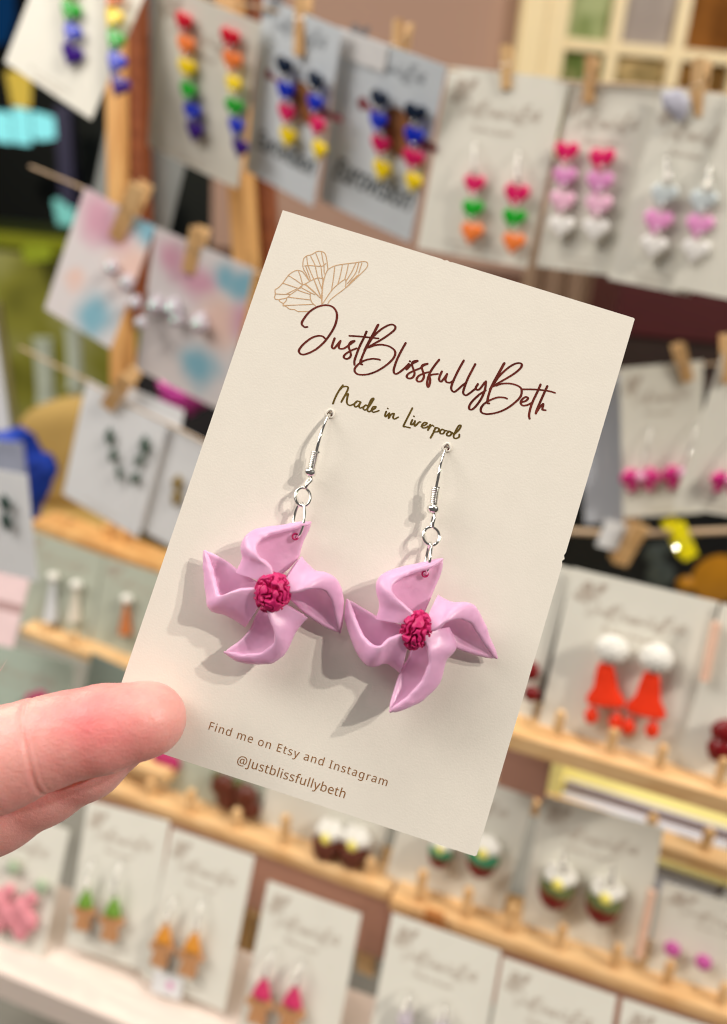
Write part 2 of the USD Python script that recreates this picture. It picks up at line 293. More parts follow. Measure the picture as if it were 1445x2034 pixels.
def typed(text, height, tracking=0.):
    from PIL import Image, ImageDraw, ImageFont
    from shapely import box
    ft = ImageFont.truetype(glob.glob('/opt/blender-*/*/datafiles/fonts/NotoSansHebrew*.woff2')[0], 150); out = []; x = 0.; S = 1 / 107.
    for ch in text:
        adv = ft.getlength(ch)
        if ch != ' ':
            im = Image.new('L', (int(adv) + 60, 230)); ImageDraw.Draw(im).text((30, 160), ch, 255, font=ft, anchor='ls')
            on = np.pad(np.asarray(im) > 127, ((0, 0), (1, 1))).astype(np.int8)
            r, a = np.nonzero(np.diff(on, axis=1) == 1); b = np.nonzero(np.diff(on, axis=1) == -1)[1]
            g = unary_union(box(a, r, b, r + 1.02)).buffer(1).buffer(-1).simplify(1.0)
            out.append(affinity.affine_transform(g, [S, 0, 0, S, (x - 30) * S, -160 * S]))
        x += adv + tracking
    g = unary_union(out); return affinity.scale(g, height, height, origin=(0, 0))
def fit_line(text, p0, p1, tracking):
    """typed line whose baseline runs from photo point p0 to p1 on the held card"""
    a, b = HC.local(*p0)[:2], HC.local(*p1)[:2]; g = typed(text, 1., tracking); x0, _, x1, _ = g.bounds; s = np.linalg.norm(b - a) / (x1 - x0)
    g = affinity.translate(affinity.scale(g, s, s, origin=(0, 0)), -x0 * s, 0); g = affinity.rotate(g, math.degrees(math.atan2(*(b - a)[::-1])), origin=(0, 0))
    return affinity.translate(g, a[0], a[1])
foot1 = fit_line('Find me on Etsy and Instagram', (414, 1449), (768, 1562), 13)
foot2 = fit_line('@Justblissfullybeth', (470, 1517), (684, 1586), 4)
HOLES = [HC.local(656, 822)[:2], HC.local(888, 889)[:2]]
def held_card():
    W, H = HC.W, HC.H; pts = [(0, 0)]
    nick = HC.local(888, 519)[0]; pts += [(nick - .0011, 0), (nick - .0005, .00014), (nick, -.00008), (nick + .0006, .00010), (nick + .0011, 0), (W - .0002, 0), (W, .0002)]
    k = HC.local(1115, 1108)[1]; pts += [(W, k - .0012), (W - .0002, k - .0006), (W + .0001, k), (W - .00025, k + .0005), (W, k + .0012), (W, H - .0003), (W - .0003, H), (.0003, H), (0, H - .0003)]
    g = Polygon(pts)
    for c in HOLES: g = g.difference(Point(c).buffer(.00062, quad_segs=10))
    t = Thing('earring_card', HC.o + HC.u * W / 2 + HC.v * H, 'ivory earring card with maroon script lettering, held in the foreground by its lower left edge', 'card')
    V, T = extrude(g, .00045); V[:, 2] -= .00045; t.part('card_sheet', (HC.place(V), T[:, ::-1]), paper)
    for c in HOLES:   # burr of paper pushed up round each hole
        th = np.linspace(0, 2 * math.pi, 25)[:-1]; rr = .00074 + .00006 * np.sin(3 * th)
        ctr = np.stack([c[0] + rr * np.cos(th), c[1] + rr * np.sin(th), .00005 + .00009 * np.cos(th + .6)], 1)
        t.part('hole_rim', tube(HC.place(ctr), .00021, 8, True), paper, smooth=True)
    print_on(t, 'script_lettering', brand, ink_b, HC); print_on(t, 'tagline_lettering', made, ink_g, HC); print_on(t, 'butterfly_emblem', bfly, ink_t, HC)
    print_on(t, 'footer_lettering', foot1, ink_f, HC); print_on(t, 'footer_lettering', foot2, ink_f, HC)
held_card()

# ------------------------------------------------------------------ the two pinwheel flower earrings on the held card
pink = mat('pink_clay', (233, 170, 211), .36, .03, 500, .25, 900, spec=.45, extra={'subsurface_weight': .3, 'subsurface_scale': .0014, 'subsurface_radius': (1.0, .5, .6)})
magenta = mat('magenta_clay', (198, 34, 104), .45, .08, 900, .2, 2500, spec=.35)
def curve3(pts, reg, sc, hs, n):
    """photo points with a height (mm) above the card -> points in the card's metres"""
    k = np.linspace(0, 1, len(pts)); hh = np.interp(k, np.linspace(0, 1, len(hs)), hs) / 1000
    return resample(spline([HC.local(reg[0] + x * sc, reg[1] + y * sc, h) for (x, y), h in zip(pts, hh)], 10), n)
def petal(E0, EM, E1, reg, sc, h0, hm, h1, seed, th=.00088):
    S, T = 46, 30
    a, m, b = curve3(E0, reg, sc, h0, S), curve3(EM, reg, sc, hm, S), curve3(E1, reg, sc, h1, S)
    t = np.linspace(0, 1, T); c = np.cos(math.pi * t)[None, :, None]; s = (np.sin(math.pi * t) ** .9)[None, :, None]
    mid = (a + b)[:, None] / 2; G = mid + (a - b)[:, None] / 2 * c + (m[:, None] - mid) * s
    wob = meshkit.fbm(G * 420, 3, seed)[..., None] - .5
    def normals(G):
        du = np.gradient(G, axis=0); dv = np.gradient(G, axis=1); n = np.cross(du, dv); return n / np.maximum(np.linalg.norm(n, axis=2, keepdims=True), 1e-9)
    N = normals(G)
    r3 = np.random.default_rng(seed + 77); dent = np.zeros(G.shape[:2])
    for _ in range(7):
        q = G[r3.integers(6, 40), r3.integers(2, 28)]; dent += r3.uniform(.00006, .00016) * np.exp(-(np.linalg.norm(G - q, axis=2) / r3.uniform(.0005, .0011)) ** 2)
    for _ in range(3):
        N2 = N.copy(); N2[1:-1] = (N[:-2] + N[2:] + 2 * N[1:-1]) / 4; N2[:, 1:-1] = (N2[:, :-2] + N2[:, 2:] + 2 * N2[:, 1:-1]) / 4; N = N2
    G = G + N * (wob * .00034 - dent[..., None])
    # closed shell: around each section s, a loop of outer skin, rounded edge, inner skin, rounded edge
    ed = G[:, 0] - G[:, 1]; ed /= np.maximum(np.linalg.norm(ed, axis=1, keepdims=True), 1e-9); ee = G[:, -1] - G[:, -2]; ee /= np.maximum(np.linalg.norm(ee, axis=1, keepdims=True), 1e-9)
    w = (np.clip(np.linspace(0, 1, S) / .10, 0, 1) ** .5 * .6 + .4)[:, None]; h = th / 2 * w
    rag = (.00045 * (meshkit.fbm(G[:, -1] * 900, 3, seed + 9) - .5))[:, None]
    loop = [G[:, j] + N[:, j] * h for j in range(T)] + [G[:, -1] + ee * (h * .7 + rag) + N[:, -1] * h * .7, G[:, -1] + ee * (h + rag), G[:, -1] + ee * (h * .7 + rag) - N[:, -1] * h * .7] + \
           [G[:, j] - N[:, j] * h for j in range(T - 1, -1, -1)] + [G[:, 0] + ed * h * .7 - N[:, 0] * h * .7, G[:, 0] + ed * h, G[:, 0] + ed * h * .7 + N[:, 0] * h * .7]
    L = np.stack(loop, 1); K = L.shape[1]
    tip = L[0].mean(0); d0 = tip - L[1].mean(0); d0 = d0 / max(np.linalg.norm(d0), 1e-9)
    caps = [tip + (L[0] - tip) * q + d0 * th * e for q, e in ((.25, .50), (.7, .36))]
    V = np.vstack([caps[0], caps[1], L.reshape(-1, 3), (tip + d0 * th * .55)[None], L[-1].mean(0)[None]]); n = S + 2; f = []
    for i in range(n - 1):
        for q in range(K):
            r = (q + 1) % K; f += [(i * K + q, (i + 1) * K + q, (i + 1) * K + r), (i * K + q, (i + 1) * K + r, i * K + r)]
    for q in range(K):
        r = (q + 1) % K; f += [(n * K, q, r), (n * K + 1, (n - 1) * K + r, (n - 1) * K + q)]
    mesh = trimesh.Trimesh(HC.place(V), np.array(f), process=False)
    trimesh.repair.fix_normals(mesh)
    return np.array(mesh.vertices), np.array(mesh.faces)
def clay_centre(c, rx, ry, rz, seed):
    m = trimesh.creation.icosphere(subdivisions=5); V = np.array(m.vertices); r2 = np.random.default_rng(seed)
    n1 = meshkit.fbm(V * 1.6 + seed, 2, seed); n2 = meshkit.fbm(V * 2.3 + 7 + seed, 2, seed + 3); gv = lambda n, w: np.exp(-((n - .5) / w) ** 2)
    disp = .13 - .42 * np.clip(gv(n1, .034) + .9 * gv(n2, .028), 0, 1) + .10 * (meshkit.fbm(V * 6, 3, seed + 5) - .5) + .10 * (meshkit.noise(V * 2.5, seed) - .5)
    V = V * (1 + disp)[:, None] * [rx, ry, rz]; ang = .5; 
    return HC.place(V + c), np.array(m.faces)
def nrm_rows(a): return a / np.linalg.norm(a, axis=1, keepdims=True)
F1R, F1S = (390, 1020), 300 / 1445.
F2R, F2S = (670, 1100), 330 / 1445.
FLOWER1 = [
 ([(1090, 95), (1020, 230), (985, 330), (950, 430), (740, 640)], [(1075, 85), (880, 135), (650, 195), (500, 310), (470, 440), (400, 572)], [(1080, 92), (880, 150), (660, 215), (568, 310), (600, 420), (700, 510), (745, 670)], (3.6, 3.2, 3), (3.7, 3.7, 4.4, 4.8), (4.2, 7.0, 9.4, 9.0)),
 ([(1370, 1130), (1200, 1045), (1040, 930), (915, 810), (760, 740)], [(1380, 1120), (1368, 900), (1310, 690), (1210, 605), (1110, 560), (990, 425)], [(1372, 1125), (1335, 940), (1290, 780), (1190, 705), (1060, 715), (930, 750), (790, 740)], (2.2, 2.4, 3), (2.2, 3.0, 4.0, 4.4), (2.4, 5.8, 9.0, 8.8)),
 ([(285, 1325), (420, 1240), (520, 1130), (590, 990), (720, 780)], [(285, 1338), (400, 1388), (540, 1395), (720, 1360), (855, 1240), (940, 1110), (1055, 985)], [(290, 1330), (450, 1360), (620, 1345), (735, 1280), (765, 1180), (725, 1040), (690, 900), (730, 800)], (4.4, 3.6, 3), (4.3, 4.2, 4.6, 4.8), (4.8, 7.0, 9.2, 8.8)),
 ([(95, 370), (190, 420), (290, 480), (410, 570), (690, 740)], [(82, 375), (105, 560), (140, 730), (170, 880), (300, 950), (480, 1075)], [(92, 375), (150, 560), (190, 720), (225, 800), (340, 755), (470, 730), (690, 735)], (3.0, 2.6, 3), (2.8, 2.8, 3.5, 4.1), (3.2, 6.0, 8.8, 8.8))]
FLOWER2 = [
 ([(912, 58), (880, 180), (825, 310), (775, 430), (700, 600)], [(900, 50), (790, 92), (640, 140), (470, 210), (400, 300), (395, 430), (358, 570)], [(905, 56), (800, 108), (625, 165), (480, 250), (475, 335), (560, 435), (650, 520), (690, 620)], (3.6, 3.2, 3), (3.7, 3.7, 4.4, 4.8), (4.2, 7.0, 9.4, 9.0)),
 ([(1375, 905), (1200, 862), (1040, 805), (960, 745), (740, 680)], [(1388, 892), (1290, 720), (1200, 540), (1130, 475), (1000, 450), (870, 372)], [(1378, 898), (1265, 735), (1180, 600), (1080, 553), (960, 578), (870, 645), (730, 680)], (2.2, 2.4, 3), (2.2, 3.0, 4.2, 4.6), (2.4, 5.8, 9.2, 9.0)),
 ([(468, 1358), (500, 1230), (560, 1050), (640, 900), (690, 700)], [(478, 1370), (600, 1320), (740, 1225), (860, 1075), (905, 920), (1010, 810), (960, 650)], [(470, 1362), (610, 1265), (750, 1110), (810, 960), (810, 850), (780, 770), (710, 690)], (7.4, 5.0, 3), (7.4, 6.0, 5.0, 5.0), (7.8, 8.8, 9.6, 9.2)),
 ([(100, 412), (185, 470), (280, 525), (380, 580), (650, 670)], [(85, 415), (110, 600), (170, 760), (250, 905), (340, 948), (440, 930), (560, 1022)], [(95, 415), (145, 560), (205, 700), (290, 800), (370, 815), (450, 755), (640, 680)], (3.0, 2.6, 3), (2.8, 3.0, 3.7, 4.3), (3.2, 6.0, 9.0, 9.0))]
def px3(x, y, h): return HC.local(x, y, h / 1000.)
def W3(L): return HC.place(np.array(L))
def held_earring(petals, reg, sc, ctr, cr, hook, coil, bead, eye, r1, r2, label, seed):
    t = Thing('flower_earring', W3([px3(*ctr, 0)])[0], label, 'earring', None)
    for i, p in enumerate(petals): t.part('petal', petal(*p[:3], reg, sc, *p[3:], seed * 10 + i), pink, smooth=40)
    V, T = clay_centre(px3(*ctr, 8.3), cr[0], cr[1], .0026, seed); t.part('flower_centre', (V, T), magenta, smooth=50)
    t.part('ear_hook', tube(spline(W3([px3(*q) for q in hook]), 10), .00033, 12), silver_b, smooth=60)
    a, b = px3(*coil[0]), px3(*coil[1]); n = 150; k = np.linspace(0, 1, n); ax = nrm(b - a); e1 = nrm(np.cross(ax, A3(0, 0, 1))); e2 = np.cross(ax, e1)
    hel = a + np.outer(k, b - a) + .00060 * (np.outer(np.cos(k * 9 * 2 * math.pi), e1) + np.outer(np.sin(k * 9 * 2 * math.pi), e2))
    t.part('wire_coil', tube(HC.place(hel), .00019, 7), silver, smooth=60)
    B = px3(*bead); axw = nrm(W3([b])[0] - W3([a])[0]); o = W3([B])[0]
    prof = [(.0003, -.00095)] + [(.00118 * math.sin(q), -.00100 * math.cos(q)) for q in np.linspace(.30, math.pi - .30, 18)] + [(.0003, .00095)]
    t.part('bead', lathe(prof, o, axw, 28), silver_b, smooth=60)
    eye = W3([px3(*q) for q in eye]); t.part('eye_loop', tube(spline(eye, 8), .00027, 10), silver_b, smooth=60)
    hx, hy = r2[2][0] - 1, r2[2][1] - 1; th = np.linspace(0, 2 * math.pi, 25)[:-1]; hc = px3(hx, hy, r2[2][2] + .35)
    t.part('petal_hole', tube(HC.place(hc + np.stack([.00052 * np.cos(th), .00052 * np.sin(th), 0 * th], 1)), .00017, 7, True), magenta, smooth=True)
    for (c, p_u, p_v) in (r1, r2):
        c3, u3, v3 = px3(*c), px3(*p_u), px3(*p_v); th = np.linspace(0, 2 * math.pi, 49)[:-1] + .3
        t.part('jump_ring', tube(HC.place(c3 + np.outer(np.cos(th), u3 - c3) + np.outer(np.sin(th), v3 - c3)), .00030, 10, True), silver_b, smooth=60)
held_earring(FLOWER1, F1R, F1S, (542, 1177), (.0029, .0032), [(657, 820, -1.0), (653, 826, .5), (646, 840, 1.7), (638, 862, 2.7), (633, 880, 2.9), (628, 900, 2.6), (618, 932, 2.4)],
 [(627, 897, 2.7), (620, 928, 2.5)], (617, 938, 2.5), [(617, 945, 2.5), (619, 954, 2.9), (612, 962, 3.0), (607, 970, 2.7), (608, 962, 2.1), (614, 952, 2.1)],
 ((602, 987, 2.6), (617, 990, 2.6), (600, 1005, 3.0)), ((594, 1033, 3.2), (604, 1036, 4.6), (588, 1067, 3.7)),
 'left pink pinwheel flower earring on the held card, ring hooked near its raised top petal', 5)
held_earring(FLOWER2, F2R, F2S, (827, 1252), (.0025, .0031), [(889, 887, -1.0), (885, 894, .5), (879, 910, 1.7), (874, 930, 2.7), (871, 948, 2.9), (867, 968, 2.6), (862, 1005, 2.4)],
 [(866, 968, 2.7), (862, 1000, 2.5)], (861, 1011, 2.5), [(862, 1018, 2.5), (864, 1028, 2.9), (861, 1040, 3.0), (860, 1048, 2.7), (858, 1040, 2.1), (861, 1026, 2.1)],
 ((857, 1065, 2.6), (873, 1067, 2.4), (856, 1083, 3.0)), ((851, 1109, 3.2), (855, 1109, 5.0), (846, 1141, 3.7)),
 'right pink pinwheel flower earring on the held card, with long petal pointing down', 8)

# ------------------------------------------------------------------ hand
def surface_nets(val, lo, h):
    """numpy surface nets of a sampled distance field (negative inside)"""
    ins = val < 0; nx, ny, nz = val.shape; cells = np.zeros((nx - 1, ny - 1, nz - 1), np.int8); acc = np.zeros((nx - 1, ny - 1, nz - 1, 3)); cnt = np.zeros((nx - 1, ny - 1, nz - 1))
    cs = [(i, j, k) for i in (0, 1) for j in (0, 1) for k in (0, 1)]
    sub = lambda A, c: A[c[0]:nx - 1 + c[0], c[1]:ny - 1 + c[1], c[2]:nz - 1 + c[2]]
    for a in cs:
        for ax in range(3):
            if a[ax]: continue
            b = list(a); b[ax] = 1; va, vb = sub(val, a), sub(val, b); x = (va < 0) != (vb < 0); t = np.where(x, va / np.where(x, va - vb, 1), 0)
            for d in range(3): acc[..., d] += np.where(x, a[d] + (t if d == ax else 0), 0)
            cnt += x
    on = cnt > 0; idx = -np.ones(on.shape, int); idx[on] = np.arange(on.sum()); ijk = np.argwhere(on); V = lo + (ijk + acc[on] / cnt[on][:, None]) * h; f = []
    for ax in range(3):
        o1, o2 = [(1, 2), (2, 0), (0, 1)][ax]; A = np.take(ins, range(0, ins.shape[ax] - 1), ax); B = np.take(ins, range(1, ins.shape[ax]), ax)
        for flip, e in ((False, A & ~B), (True, ~A & B)):
            p = np.argwhere(e); p = p[(p[:, o1] > 0) & (p[:, o2] > 0) & (p[:, o1] < val.shape[o1] - 1) & (p[:, o2] < val.shape[o2] - 1)]
            q = []
            for s1, s2 in ((1, 1), (0, 1), (0, 0), (1, 0)):
                c = p.copy(); c[:, o1] -= s1; c[:, o2] -= s2; q.append(idx[c[:, 0], c[:, 1], c[:, 2]])
            q = np.stack(q, 1); f.append(q[:, ::-1] if flip else q)
    f = np.vstack(f); return V, np.vstack([f[:, [0, 1, 2]], f[:, [0, 2, 3]]])
def hand():
    P = lambda x, y, h: HC.local(x, y, h / 1000.) * 1000
    def chain(*q): return [(P(x, y, h), r) for x, y, h, r in q]
    front = chain((300, 1428, 5.4, 5.9), (285, 1431, 5.7, 6.2), (205, 1448, 6.6, 7.25), (130, 1463, 7.2, 7.1), (70, 1483, 7.6, 7.7), (0, 1508, 8.0, 8.4), (-160, 1570, 7, 9.3), (-420, 1660, 0, 11.5))
    back = chain((258, 1452, -7.6, 5.8), (175, 1514, -8.6, 6.7), (90, 1560, -9.6, 7.1), (0, 1606, -10.6, 7.8), (-170, 1690, -12, 9.2), (-440, 1800, -16, 10.5))
    rest = [chain((-440, 1830, -18, 10), (-230, 1850, -26, 8.6), (-170, 1900, -34, 8), (-200, 1940, -40, 7.4)), chain((-450, 1980, -20, 9.5), (-170, 2010, -28, 8.2), (-110, 2060, -36, 7.6), (-230, 2090, -41, 7)),
            chain((-470, 2120, -20, 8.5), (-230, 2160, -28, 7), (-190, 2200, -35, 6.4), (-290, 2220, -39, 6))]
    palm = [(P(-440, 1740, -10), 15), (P(-620, 1800, -8), 17), (P(-640, 2000, -12), 17), (P(-470, 2050, -20), 11)]
    wrist = [(P(-640, 1900, -10), 19), (P(-1000, 2150, -10), 18)]
    h = .72; lo = A3(-112, 58, -52); hi = A3(HC.local(380, 1430)[0] * 1000 + 4, 190, 20)
    ax = [np.arange(lo[i], hi[i], h) for i in range(3)]
    def cone(X, a, ra, b, rb):
        ab = b - a; t = np.clip(((X - a) @ ab) / (ab @ ab), 0, 1); return np.linalg.norm(X - a - t[..., None] * ab, axis=-1) - (ra + (rb - ra) * t)
    smin = lambda a, b, k: np.minimum(a, b) - np.maximum(k - np.abs(a - b), 0) ** 2 / (4 * k)
    val = np.empty([len(a) for a in ax], np.float32)
    Y, Zz = np.meshgrid(ax[1], ax[2], indexing='ij')
    for i0 in range(0, len(ax[0]), 12):
        xs = ax[0][i0:i0 + 12]; X = np.stack(np.broadcast_arrays(xs[:, None, None], Y[None], Zz[None]), -1)
        def ch(c, k=2.):
            d = None
            for (a, ra), (b, rb) in zip(c[:-1], c[1:]):
                e = cone(X, a, ra, b, rb); d = e if d is None else smin(d, e, k)
            return d
        fr = np.maximum(ch(front), np.where(X[..., 0] > -1.5, .10 - X[..., 2], -9)); bk = np.maximum(ch(back), np.where(X[..., 0] > -1.5, X[..., 2] + .65, -9)); d = smin(fr, bk, .35)
        for c in rest: d = smin(d, ch(c), 1.2)
        d = smin(d, smin(ch(palm, 8.), ch(wrist, 6.), 9.), 7.)
        val[i0:i0 + 12] = d
    val[[0, -1]] = 9; val[:, [0, -1]] = 9; val[:, :, [0, -1]] = 9
    V, T = surface_nets(val, lo, h)
    m = trimesh.Trimesh(V, T, process=False); trimesh.smoothing.filter_taubin(m, iterations=14)
    m = m.subdivide() if len(m.faces) < 260000 else m
    V = np.array(m.vertices)
    # joint creases and finger-print scale relief
    N = np.array(m.vertex_normals); disp = np.zeros(len(V))
    def crease(p0, p1, depth, w, hmin=-2):
        a, b = P(*p0, 0)[:2], P(*p1, 0)[:2]; ab = b - a; q = V[:, :2] - a; t = (q @ ab) / (ab @ ab); nn = A3(-ab[1], ab[0]) / np.linalg.norm(ab)
        bend = 1.1 * np.sin(np.clip(t, 0, 1) * math.pi); s = q @ nn + bend; return -depth * np.exp(-(s / w) ** 2) * (V[:, 2] > hmin) * np.clip(1.2 - abs(t - .5) * 1.1, 0, 1)
    disp += crease((100, 1385), (132, 1548), .34, .42) + crease((112, 1385), (146, 1548), .10, .3) + crease((60, 1400), (66, 1580), .06, .3) - crease((160, 1390), (185, 1540), .14, 2.2) - crease((85, 1390), (104, 1550), .10, 1.2)
    disp += .13 * (meshkit.fbm(V * [.9, 2.6, 1.2], 4, 4) - .5) + .22 * (meshkit.fbm(V * .12, 2, 6) - .5)
    V = V + N * disp[:, None]
    t = Thing('person', HC.place(np.array([P(-600, 1900, -10)]) / 1000)[0], 'bare hand pinching the lower left edge of the ivory card between two fingers', 'person')
    path = t.part('hand', (HC.place(V / 1000), np.array(m.faces)[:, ::-1] if False else np.array(m.faces)), skin, smooth=True)
    red = np.exp(-(((V[:, 0] - P(235, 1405, 0)[0]) / 9) ** 2 + ((V[:, 1] - P(235, 1405, 0)[1]) / 5.5) ** 2)) * .55 + .22 * np.exp(-((V[:, 0] - P(130, 0, 0)[0]) / 9) ** 2)
    pv = UsdGeom.PrimvarsAPI(stage.GetPrimAtPath(path)).CreatePrimvar('redness', Sdf.ValueTypeNames.FloatArray, 'vertex'); 
    n = len(UsdGeom.Mesh(stage.GetPrimAtPath(path)).GetPointsAttr().Get()); pv.Set(Vt.FloatArray.FromNumpy(np.clip(red, 0, 1).astype(np.float32)[:n]))
skin = usdkit.material(stage, '/World/Looks/skin', {'g': ('geometry', {}), 'a': ('attribute', {'attribute': 'redness'}), 'n': ('noise_texture', {'scale': 300., 'detail': 6., 'roughness': .65}), 'n2': ('noise_texture', {'scale': 1900., 'detail': 4.}),
  'ma': ('math', {'math_type': 'multiply_add', 'value2': .55, 'value3': -.02}), 'ad': ('math', {'math_type': 'add', 'use_clamp': True}), 'm': ('mix_color', {'a': lin((236, 180, 170)), 'b': lin((226, 116, 120))}),
  'b': ('bump', {'strength': .5, 'distance': .0002}), 'p': ('principled_bsdf', {'roughness': .42, 'subsurface_weight': .35, 'subsurface_scale': .003, 'subsurface_radius': (1.0, .35, .2), 'specular_ior_level': .45})},
  [('g.position', 'n.vector'), ('g.position', 'n2.vector'), ('n.fac', 'ma.value1'), ('ma.value', 'ad.value1'), ('a.fac', 'ad.value2'), ('ad.value', 'm.fac'), ('m.result', 'p.base_color'), ('n2.fac', 'b.height'), ('b.normal', 'p.normal')], surface='p.BSDF')
hand()
#BACKGROUND
# ------------------------------------------------------------------ the room behind the stall
def flat(o, u, v): return np.array([o, o + u, o + u + v, o + v]), np.array([[0, 2, 1], [0, 3, 2]])
room = Plane(at(900, 100, 1.55), -2)          # the mauve wall with its window
mauve = mat('mauve_paint', (176, 142, 124), .8, .03, 3); cream = mat('cream_gloss_paint', (248, 226, 176), .4, .02, 20)
def wall_box(pl, x0, y0, x1, y1, thick, off=0., xr=1240, yr=100):
    if pl is not room: xr, yr = (x0 + x1) / 2, y0
    a, b = pl.hit(x0, yr, off), pl.hit(x1, yr, off); zt, zb = pl.hit(xr, y0, off)[2], pl.hit(xr, y1, off)[2]; o = A3(a[0], a[1], zt)
    return hexa(o - pl.n * thick, pl.u * ((b - a) @ pl.u), A3(0, 0, zb - zt), pl.n * thick)
single('wall', wall_box(room, 425, -500, 1900, 560, .08, -.02), mauve, 'plain mauve painted wall behind the hanging cards', 'wall')
single('dado_wall', wall_box(room, 425, 560, 1900, 1900, .08, -.03), mat('brown_dado', (112, 78, 62), .7, .05, 4), 'brown lower wall below the mauve paint', 'wall')
w = Thing('window', room.hit(1250, 300), 'cream framed window with small panes in the mauve wall at upper right', 'window')
w.part('frame', wall_box(room, 1030, -300, 1076, 460, .05, .035), cream); w.part('frame', wall_box(room, 1077, -300, 1122, 460, .05, .025), cream)
for x0, x1 in ((1206, 1230), (1334, 1358), (1462, 1486)): w.part('mullion', wall_box(room, x0, -300, x1, 460, .03, .018), cream)
for y0, y1 in ((-130, -108), (84, 108), (300, 322)): w.part('glazing_bar', wall_box(room, 1122, y0, 1700, y1, .026, .015), cream)
pc = [('green_garden', (120, 138, 76), (176, 186, 134)), ('grey_render', (168, 156, 148), (186, 176, 168)), ('amber_bricks', (112, 66, 18), (146, 92, 36)), ('green_shrubs', (92, 112, 52), (170, 164, 110)), ('dry_hedge', (96, 84, 40), (206, 178, 124)), ('dark_amber', (84, 62, 26), (140, 98, 44))]
for k, (x0, x1) in enumerate(((1122, 1206), (1230, 1334), (1358, 1462))):
    for r, (y0, y1) in enumerate(((-108, 84), (108, 300))):
        n, a, b = pc[k + 3 * r]
        if n not in LK:
            LK[n] = usdkit.material(stage, '/World/Looks/' + n, {'g': ('geometry', {}), 'n': ('noise_texture', {'scale': 16., 'detail': 4.}), 'r': ('rgb_ramp', {'ramp': [(.38, lin(a)), (.6, lin(b))]}), 'p': ('principled_bsdf', {'roughness': .75, 'specular_ior_level': .15})}, [('g.position', 'n.vector'), ('n.fac', 'r.fac'), ('r.color', 'p.base_color')], surface='p.BSDF')
        w.part('pane', wall_box(room, x0, y0, x1, y1, .006, 0.0), LK[n])
cur = Thing('curtain', at(1165, 640, 1.3), 'taupe pleated curtain hanging behind the top row of cards', 'curtain')
cpl = Plane(at(1165, 600, 1.3), 0); cm = mat('taupe_cloth', (150, 124, 102), .9, .05, 40)
q = np.linspace(0, 1, 90); a, b = cpl.hit(1060, 420), cpl.hit(1262, 420); low = cpl.hit(1165, 1060)[2] - a[2]
row = a + np.outer(q, b - a) + np.outer(.016 * np.sin(q * 2 * math.pi * 4.2), cpl.n); V = np.vstack([row, row + A3(0, 0, low)]); n = len(q)
cur.part('pleats', (V, np.array([(i, i + n, i + n + 1, i + 1) for i in range(n - 1)])), cm, smooth=True)
# dark hall on the left, far behind
far = Plane(at(60, 300, 3.4), 8)
single('hall_wall', wall_box(far, -900, -900, 1300, 520, .1), mat('near_black', (8, 11, 11), .6, .3, 2), 'unlit dark far wall of the hall at left', 'wall')
olive = usdkit.material(stage, '/World/Looks/olive_floor', {'g': ('geometry', {}), 'n': ('noise_texture', {'scale': 3.2, 'detail': 2.}), 'r': ('rgb_ramp', {'ramp': [(.3, lin((84, 84, 24))), (.5, lin((150, 148, 62))), (.7, lin((178, 176, 122)))]}), 'p': ('principled_bsdf', {'roughness': .14})}, [('g.position', 'n.vector'), ('n.fac', 'r.fac'), ('r.color', 'p.base_color')], surface='p.BSDF')
FL = 0.62
single('floor', flat(A3(-6, -2, FL - .62), A3(12, 0, 0), A3(0, 10, 0)), mat('dark_floor', (70, 62, 44), .5, .1, 3), kind='structure')
lp = Plane(at(60, 560, 2.6), 12)
b = Thing('counter', lp.hit(60, 900), 'long low olive green counter glowing at far left of the hall', 'counter')
b.part('front', wall_box(lp, -500, 505, 700, 1500, .3), olive); b.part('top', wall_box(lp, -505, 470, 705, 500, .34, .02), mat('olive_top', (128, 132, 34), .25, .1, 5))
b.part('kick', wall_box(lp, -500, 428, 300, 464, .2, -.1), mat('deep_green', (38, 44, 12), .4, .2, 8))
def lampbox(name, label, xy, d, m, dep=.04, cat='lamp', group=None):
    pl = Plane(at(xy[0], xy[1], d), 6); s = Polygon([((x - xy[0]), (y - xy[1])) for x, y in xy[2]]).buffer(6, quad_segs=5)
    V, T = extrude(s, 1.); V = pl.o + V[:, :1] * d / FPX * pl.u + V[:, 1:2] * d / FPX * pl.v + V[:, 2:] * dep * pl.n
    t = Thing(name, V.mean(0), label, cat, group); t.part('shade', (V, T[:, ::-1]), m); return t
cy = glow('cyan_light', (150, 240, 240), 1.0)
def oval(cx_, cy_, rx, ry, x0, x1): from shapely import box; g = affinity.scale(Point(cx_, cy_).buffer(1, quad_segs=12), rx, ry).intersection(box(x0, cy_ - 99, x1, cy_ + 99)).buffer(-6); return list(g.exterior.coords)[:-1]
lampbox('cyan_lamp', 'glowing cyan light panel at far left edge of dark hall', (14, 256, oval(46, 254, 84, 30, -60, 24)), 2.9, cy)
lampbox('cyan_lamp', 'middle glowing cyan light under the yellow lamp in dark hall', (48, 250, oval(46, 252, 84, 32, 36, 62)), 2.9, cy)
lampbox('cyan_lamp', 'glowing cyan light right of the yellow lamp in dark hall', (92, 250, oval(46, 252, 90, 27, 74, 142)), 2.9, cy)
lampbox('cyan_lamp', 'small cyan light beside the pastel holographic card', (134, 424, [(122, 404), (148, 404), (140, 450), (130, 446)]), 2.85, glow('cyan_dim', (140, 220, 205), .75))
lampbox('yellow_lamp', 'tapered yellow lamp above the cyan lights in dark hall', (45, 180, [(30, 155), (60, 155), (54, 205), (38, 205)]), 2.8, glow('yellow_light', (232, 196, 82), .8))
lampbox('blue_sign', 'dim blue lit panel at top left corner of the hall', (16, 20, [(-60, -60), (28, -60), (24, 30), (8, 70), (-60, 90)]), 3.0, glow('blue_light', (14, 52, 92), .8), cat='light')
